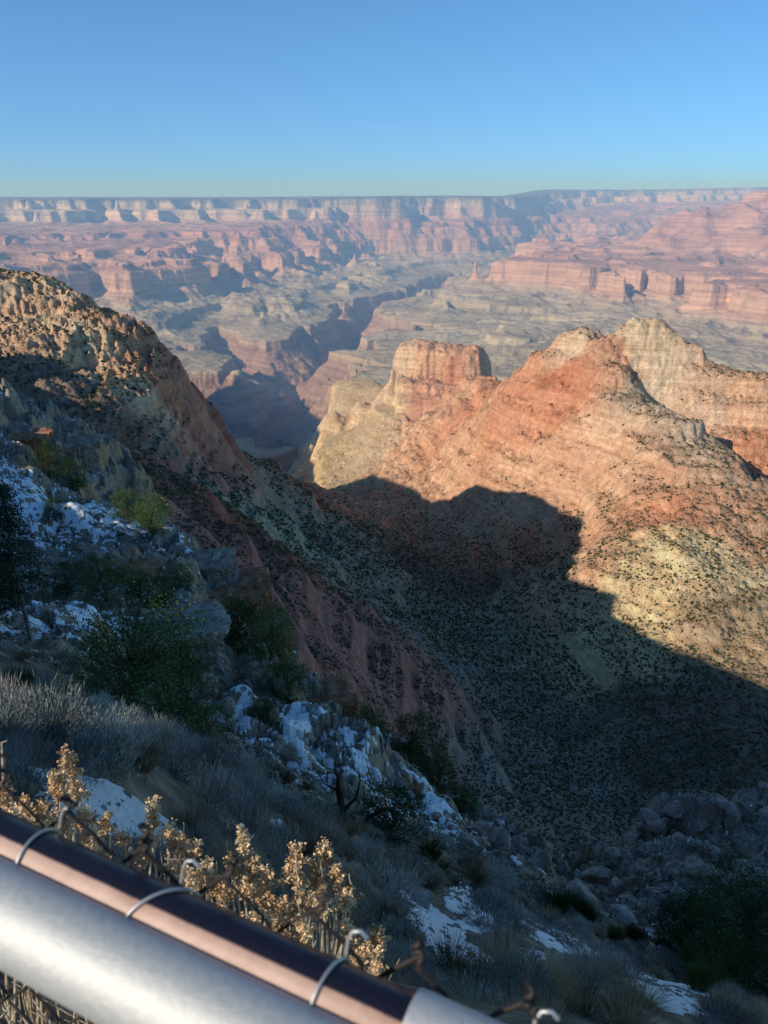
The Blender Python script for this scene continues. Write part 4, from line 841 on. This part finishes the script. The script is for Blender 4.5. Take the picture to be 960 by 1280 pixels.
for u, v in [(48, 1062), (203, 1130), (412, 1225), (650, 1300)]:
    s = along(u, v); c = rd*s; th = np.linspace(0, 2*math.pi, 30); tilt = .35+.5*math.sin(u)
    ring = [tuple(c+(perp*math.cos(t)+np.array([0, 0, 1])*math.sin(t))*.0220+rd*tilt*.02*math.cos(t)) for t in th]
    mb = MB(); mb.tube(ring, .0012, 8, False)
    e0 = c+perp*.022+np.array([0, 0, .010]); mb.tube([tuple(e0), tuple(e0+np.array([0, 0, .010])+perp*.004), tuple(e0+np.array([0, 0, .017])+rd*.003+perp*.005), tuple(e0+np.array([0, 0, .019])+rd*.008+perp*.006), tuple(e0+np.array([0, 0, .014])+rd*.012+perp*.007)], .0014, 6)
    mb.build('wire_tie', M_TIE, fn, True)
s = along(512, 1270); mb = MB(); mb.tube([tuple(rd*s), tuple(rd*(s+.16))], .0245, 40); o = mb.build('sleeve', M_GALV, fn, True)
mb = MB(); w = .036; hgt = .036; nz = 30; g = np.random.default_rng(3); base = perp*.030
for k, s0 in enumerate(np.arange(-2.2, 2.8, w)):
    # each strand zigzags between its neighbours and hooks over at the top
    pts = []; top = .024+.004*math.sin((k//2)*2.1)
    lean = perp*(.012*math.sin(k*1.3))
    for q in range(nz):
        zz = top-q*hgt; sgn = (1 if (q % 2) else -1)*(1 if k % 2 else -1)
        pts.append(rd*(s0+sgn*w*.48)+base+np.array([0, 0, zz])+perp*(.0022*sgn)+0+rd*0)
    lp = []
    if k % 2 == 0 or True:      # the cut ends of two strands twist together above the last crossing
        t_ = pts[0]; ph = math.pi*(k % 2); L_ = .017+.005*math.sin(k*1.7)
        lp = [t_+np.array([0, 0, L_*f_])+rd*(.0026*math.cos(ph+f_*9)+.004*math.sin(k//2)*f_)+perp*(.0026*math.sin(ph+f_*9)+.006*math.cos((k//2)*1.3)*f_) for f_ in np.linspace(1, .12, 9)]
    ctrl = np.array(lp+pts[1:]); fine = [ctrl[0]]
    for a_, b_ in zip(ctrl[:-1], ctrl[1:]):
        if np.linalg.norm(b_-a_) < .02: fine.append(b_)
        else: fine += [a_+(b_-a_)*.10, a_+(b_-a_)*.5+perp*.001, a_+(b_-a_)*.90]
    mb.tube(fine, .0016+.0003*math.sin(k), 6, False)
mb.build('wire_mesh', M_WIRE, fn, True)

# ---- dried flower shrubs just beyond the fence, tops in the sun
M_GOLD = foliage_mat('dried_bracts', [(.45, .26, .12), (.72, .50, .27), (.85, .68, .44)], scale=26, rnd=.1)
M_STEM = foliage_mat('dried_stems', [(.30, .22, .14), (.48, .38, .26), (.66, .56, .42)], scale=20, rnd=.1)
def flower_shrub(bu, by, tops, label, seed, twigs=8):
    g = np.random.default_rng(seed); bx = (bu-480)/F*by*1.35; zb = float(znear(bx, max(by, .8)))
    t = empty('dried_flower_shrub', (bx, by, zb)); tag(t, label, 'dried shrub', 'sunlit dried flower shrubs behind the fence')
    O = np.array([bx, by, zb]); st = MB()
    tops = list(tops); n0 = len(tops)
    for q in range(n0):
        u, v, y, ln, wd = tops[q]
        if wd > 0 and v < 1130: tops.append((u+g.uniform(-20, 20), v+g.uniform(28, 60), y-g.uniform(.02, .09), g.uniform(.03, .05), g.uniform(.018, .026)))
    for (u, v, y, ln, wd) in tops:
        T = np.array(P(u, v, y))-O; b0 = g.normal(0, .03, 3)*np.array([1, 1, 0]); mid = b0*.5+T*.55+g.normal(0, .025, 3); 
        A_ = T-np.array([0, 0, ln])+g.normal(0, .008, 3)
        line = np.array([b0, mid*.6+b0*.2, A_*.8+mid*.2, A_, A_*.5+T*.5+g.normal(0, .004, 3), T]); st.tube(line, [.004, .0034, .0026, .002, .0015, .0009], 5)
        hd = MB(); nb = max(5, int(ln/.0055)) if wd > 0 else 0; C = []; Sz = []
        for q in range(nb):
            f = q/nb; p0 = A_+(T-A_)*f; th = q*2.4+g.uniform(-.3, .3); r = wd*(1-.72*f)*g.uniform(.5, 1.15)
            e = p0+np.array([math.cos(th)*r, math.sin(th)*r, r*.75+.006]); hd.tube([p0, (p0+e)/2+np.array([0, 0, -.002]), e], [.0011, .0009, .0007], 3, False)
            for w_ in range(5):
                c = p0+(e-p0)*(.3+.7*w_/4)+g.normal(0, .0042, 3); C.append(np.repeat(c[None], 9, 0)+g.normal(0, .0036, (9, 3)))
        if nb:
            C = np.concatenate(C); hd.leaves(C, g.uniform(.0045, .0095, len(C)), g, 1.35, np.array([0, 0, .6])); hd.build('flower_head', M_GOLD, t)
    for q in range(twigs):      # bare broken twigs
        u, v, y, ln, wd = tops[g.integers(len(tops))]; T = np.array(P(u+g.uniform(-25, 25), v+g.uniform(0, 45), y+g.uniform(-.05, .08)))-O; a0 = T*.55+g.normal(0, .03, 3); st.tube([T*.1, a0, a0*.45+T*.55+g.normal(0, .01, 3), T], [.003, .0022, .0016, .0008], 4)
    st.build('stems', M_STEM, t)
flower_shrub(-10, 1.20, [(8, 925, 1.25, .02, 0), (3, 985, 1.2, .05, .018), (28, 1000, 1.2, .06, .02), (72, 972, 1.22, .05, .018), (48, 1010, 1.15, .06, .026), (15, 1020, 1.1, .05, .026)], 'dried golden flower shrub at the left end, with one tall bare stalk', 1)
flower_shrub(70, 1.25, [(80, 938, 1.32, .075, .024), (92, 985, 1.3, .05, .022), (66, 985, 1.3, .05, .02), (95, 1015, 1.25, .05, .022), (60, 1025, 1.15, .05, .028), (110, 1040, 1.15, .05, .02), (35, 1030, 1.1, .04, .025)], 'dried golden flower shrub with the tallest plume, in front of the left snow patch', 2)
flower_shrub(150, 1.25, [(135, 1022, 1.25, .05, .022), (122, 1045, 1.2, .04, .022), (150, 1050, 1.2, .03, .018), (192, 1003, 1.28, .07, .016), (185, 1040, 1.25, .03, .014), (175, 1070, 1.15, .03, .02)], 'dried golden flower shrub with a narrow plume before the left snow patch', 3)
flower_shrub(235, 1.2, [(229, 1028, 1.25, .02, 0), (225, 1045, 1.22, .05, .02), (215, 1080, 1.15, .04, .02), (245, 1055, 1.2, .035, .015), (258, 1085, 1.15, .03, .018), (240, 1095, 1.1, .03, .02)], 'dried golden flower shrub with short tufts and one bare tip', 4)
flower_shrub(300, 1.2, [(302, 1035, 1.25, .06, .012), (290, 1075, 1.2, .045, .018), (315, 1078, 1.2, .045, .018), (330, 1092, 1.18, .04, .015), (275, 1105, 1.12, .04, .022), (305, 1110, 1.12, .04, .025), (335, 1125, 1.1, .04, .022)], 'dried golden flower shrub with one slim plume above a branching base', 5)
flower_shrub(390, 1.2, [(370, 1062, 1.22, .06, .02), (360, 1085, 1.2, .05, .018), (405, 1062, 1.24, .07, .024), (392, 1080, 1.22, .06, .024), (420, 1085, 1.22, .05, .022), (375, 1115, 1.12, .06, .028), (400, 1130, 1.1, .05, .026), (355, 1130, 1.1, .05, .024), (432, 1120, 1.15, .04, .016), (350, 1150, 1.08, .04, .022), (436, 1092, 1.2, .02, 0), (372, 1165, 1.05, .04, .02)], 'largest dried golden flower shrub, dense and many-branched, at the middle of the rail', 6, 16)
flower_shrub(470, 1.1, [(472, 1165, 1.12, .045, .02), (458, 1180, 1.1, .04, .02), (480, 1190, 1.08, .03, .016), (450, 1200, 1.05, .03, .018), (470, 1205, 1.02, .03, .018)], 'small dried golden flower shrub at the right, nearest the third wire tie', 7)
# tangle of dead stems seen through the mesh under the handrail
g = np.random.default_rng(77); mb = MB()
for q in range(520):
    x0 = g.uniform(-.95, -.15); y0 = g.uniform(.58, .95); z0 = float(-1.5); e = np.array([x0+g.normal(0, .10), y0+g.normal(0, .06), g.uniform(-1.45, -1.12)]); s_ = np.array([x0, y0, z0-.1])
    mb.tube([s_, (s_+e)/2+g.normal(0, .03, 3), e], [.0022, .0017, .001], 3, False)
tag(mb.build('dead_stems', M_STEM), kind='stuff')
# ================================================================ SKY, HAZE, SUN, CAMERA
w = bpy.data.worlds.new("World"); SC.world = w; w.use_nodes = True; nt = w.node_tree; nt.nodes.clear()
sky = nt.nodes.new('ShaderNodeTexSky'); sky.sky_type = 'NISHITA'; sky.sun_disc = False
sky.sun_elevation = SUN_EL; sky.sun_rotation = math.atan2(SUN_AZ[0], SUN_AZ[1]); sky.altitude = 2200; sky.air_density = 1.0; sky.dust_density = 0.0; sky.ozone_density = 3.0
bg = nt.nodes.new('ShaderNodeBackground'); bg.inputs[1].default_value = SKYSTR
wo = nt.nodes.new('ShaderNodeOutputWorld'); tc = nt.nodes.new('ShaderNodeTexCoord'); mp = nt.nodes.new('ShaderNodeMapping'); mp.inputs['Location'].default_value = (0, 0, .15); nt.links.new(tc.outputs['Generated'], mp.inputs[0]); nt.links.new(mp.outputs[0], sky.inputs[0])
tn = nt.nodes.new('ShaderNodeMix'); tn.data_type = 'RGBA'; tn.blend_type = 'MULTIPLY'; tn.inputs[0].default_value = 1; tn.inputs[7].default_value = SKYTINT+(1,); nt.links.new(sky.outputs[0], tn.inputs[6])
nt.links.new(tn.outputs[2], bg.inputs[0]); nt.links.new(bg.outputs[0], wo.inputs[0])
sl = bpy.data.lights.new('sun', 'SUN'); sl.energy = SUNSTR; sl.angle = R(.5); sl.color = (1.0, .90, .75)
so = bpy.data.objects.new('sun', sl); COL.objects.link(so); so.rotation_euler = Vector(SUNV).to_track_quat('Z', 'Y').to_euler()
# haze: a thin body of air over the canyon
def box(x0, x1, y0, y1, z0, z1):
    V = [(x, y, z) for x in (x0, x1) for y in (y0, y1) for z in (z0, z1)]
    return np_mesh('air', V, [(0, 1, 3, 2), (4, 6, 7, 5), (0, 4, 5, 1), (2, 3, 7, 6), (0, 2, 6, 4), (1, 5, 7, 3)], False)
hz = NT('thin_blue_air'); vs = hz.n('ShaderNodeVolumeScatter'); vs.inputs['Color'].default_value = HAZECOL+(1,); vs.inputs['Density'].default_value = HAZED; vs.inputs['Anisotropy'].default_value = 0.0
hz.l(vs.outputs[0], hz.out.inputs['Volume'])
if HAZED > 0:
    haze = tag(link('haze', box(-19000, 19000, 1500, 27000, -1500, 420), hz.m), kind='structure')
cam = bpy.data.cameras.new('camera'); co = bpy.data.objects.new('camera', cam); COL.objects.link(co); SC.camera = co
cam.sensor_fit = 'VERTICAL'; cam.sensor_height = 36; cam.lens = 36*F/1280; cam.clip_start = .05; cam.clip_end = 80000
co.rotation_euler = (R(90)-TH, 0, 0)
cam.dof.use_dof = True; cam.dof.focus_distance = 4.5; cam.dof.aperture_fstop = 9.5
SC.view_settings.view_transform = 'Standard'; SC.view_settings.look = 'None'; SC.view_settings.exposure = 0; SC.view_settings.gamma = 1
SC.cycles.use_denoising = True; SC.cycles.max_bounces = 5; SC.cycles.diffuse_bounces = 3; SC.cycles.volume_bounces = 0; SC.cycles.transparent_max_bounces = 8
SC.cycles.use_adaptive_sampling = True
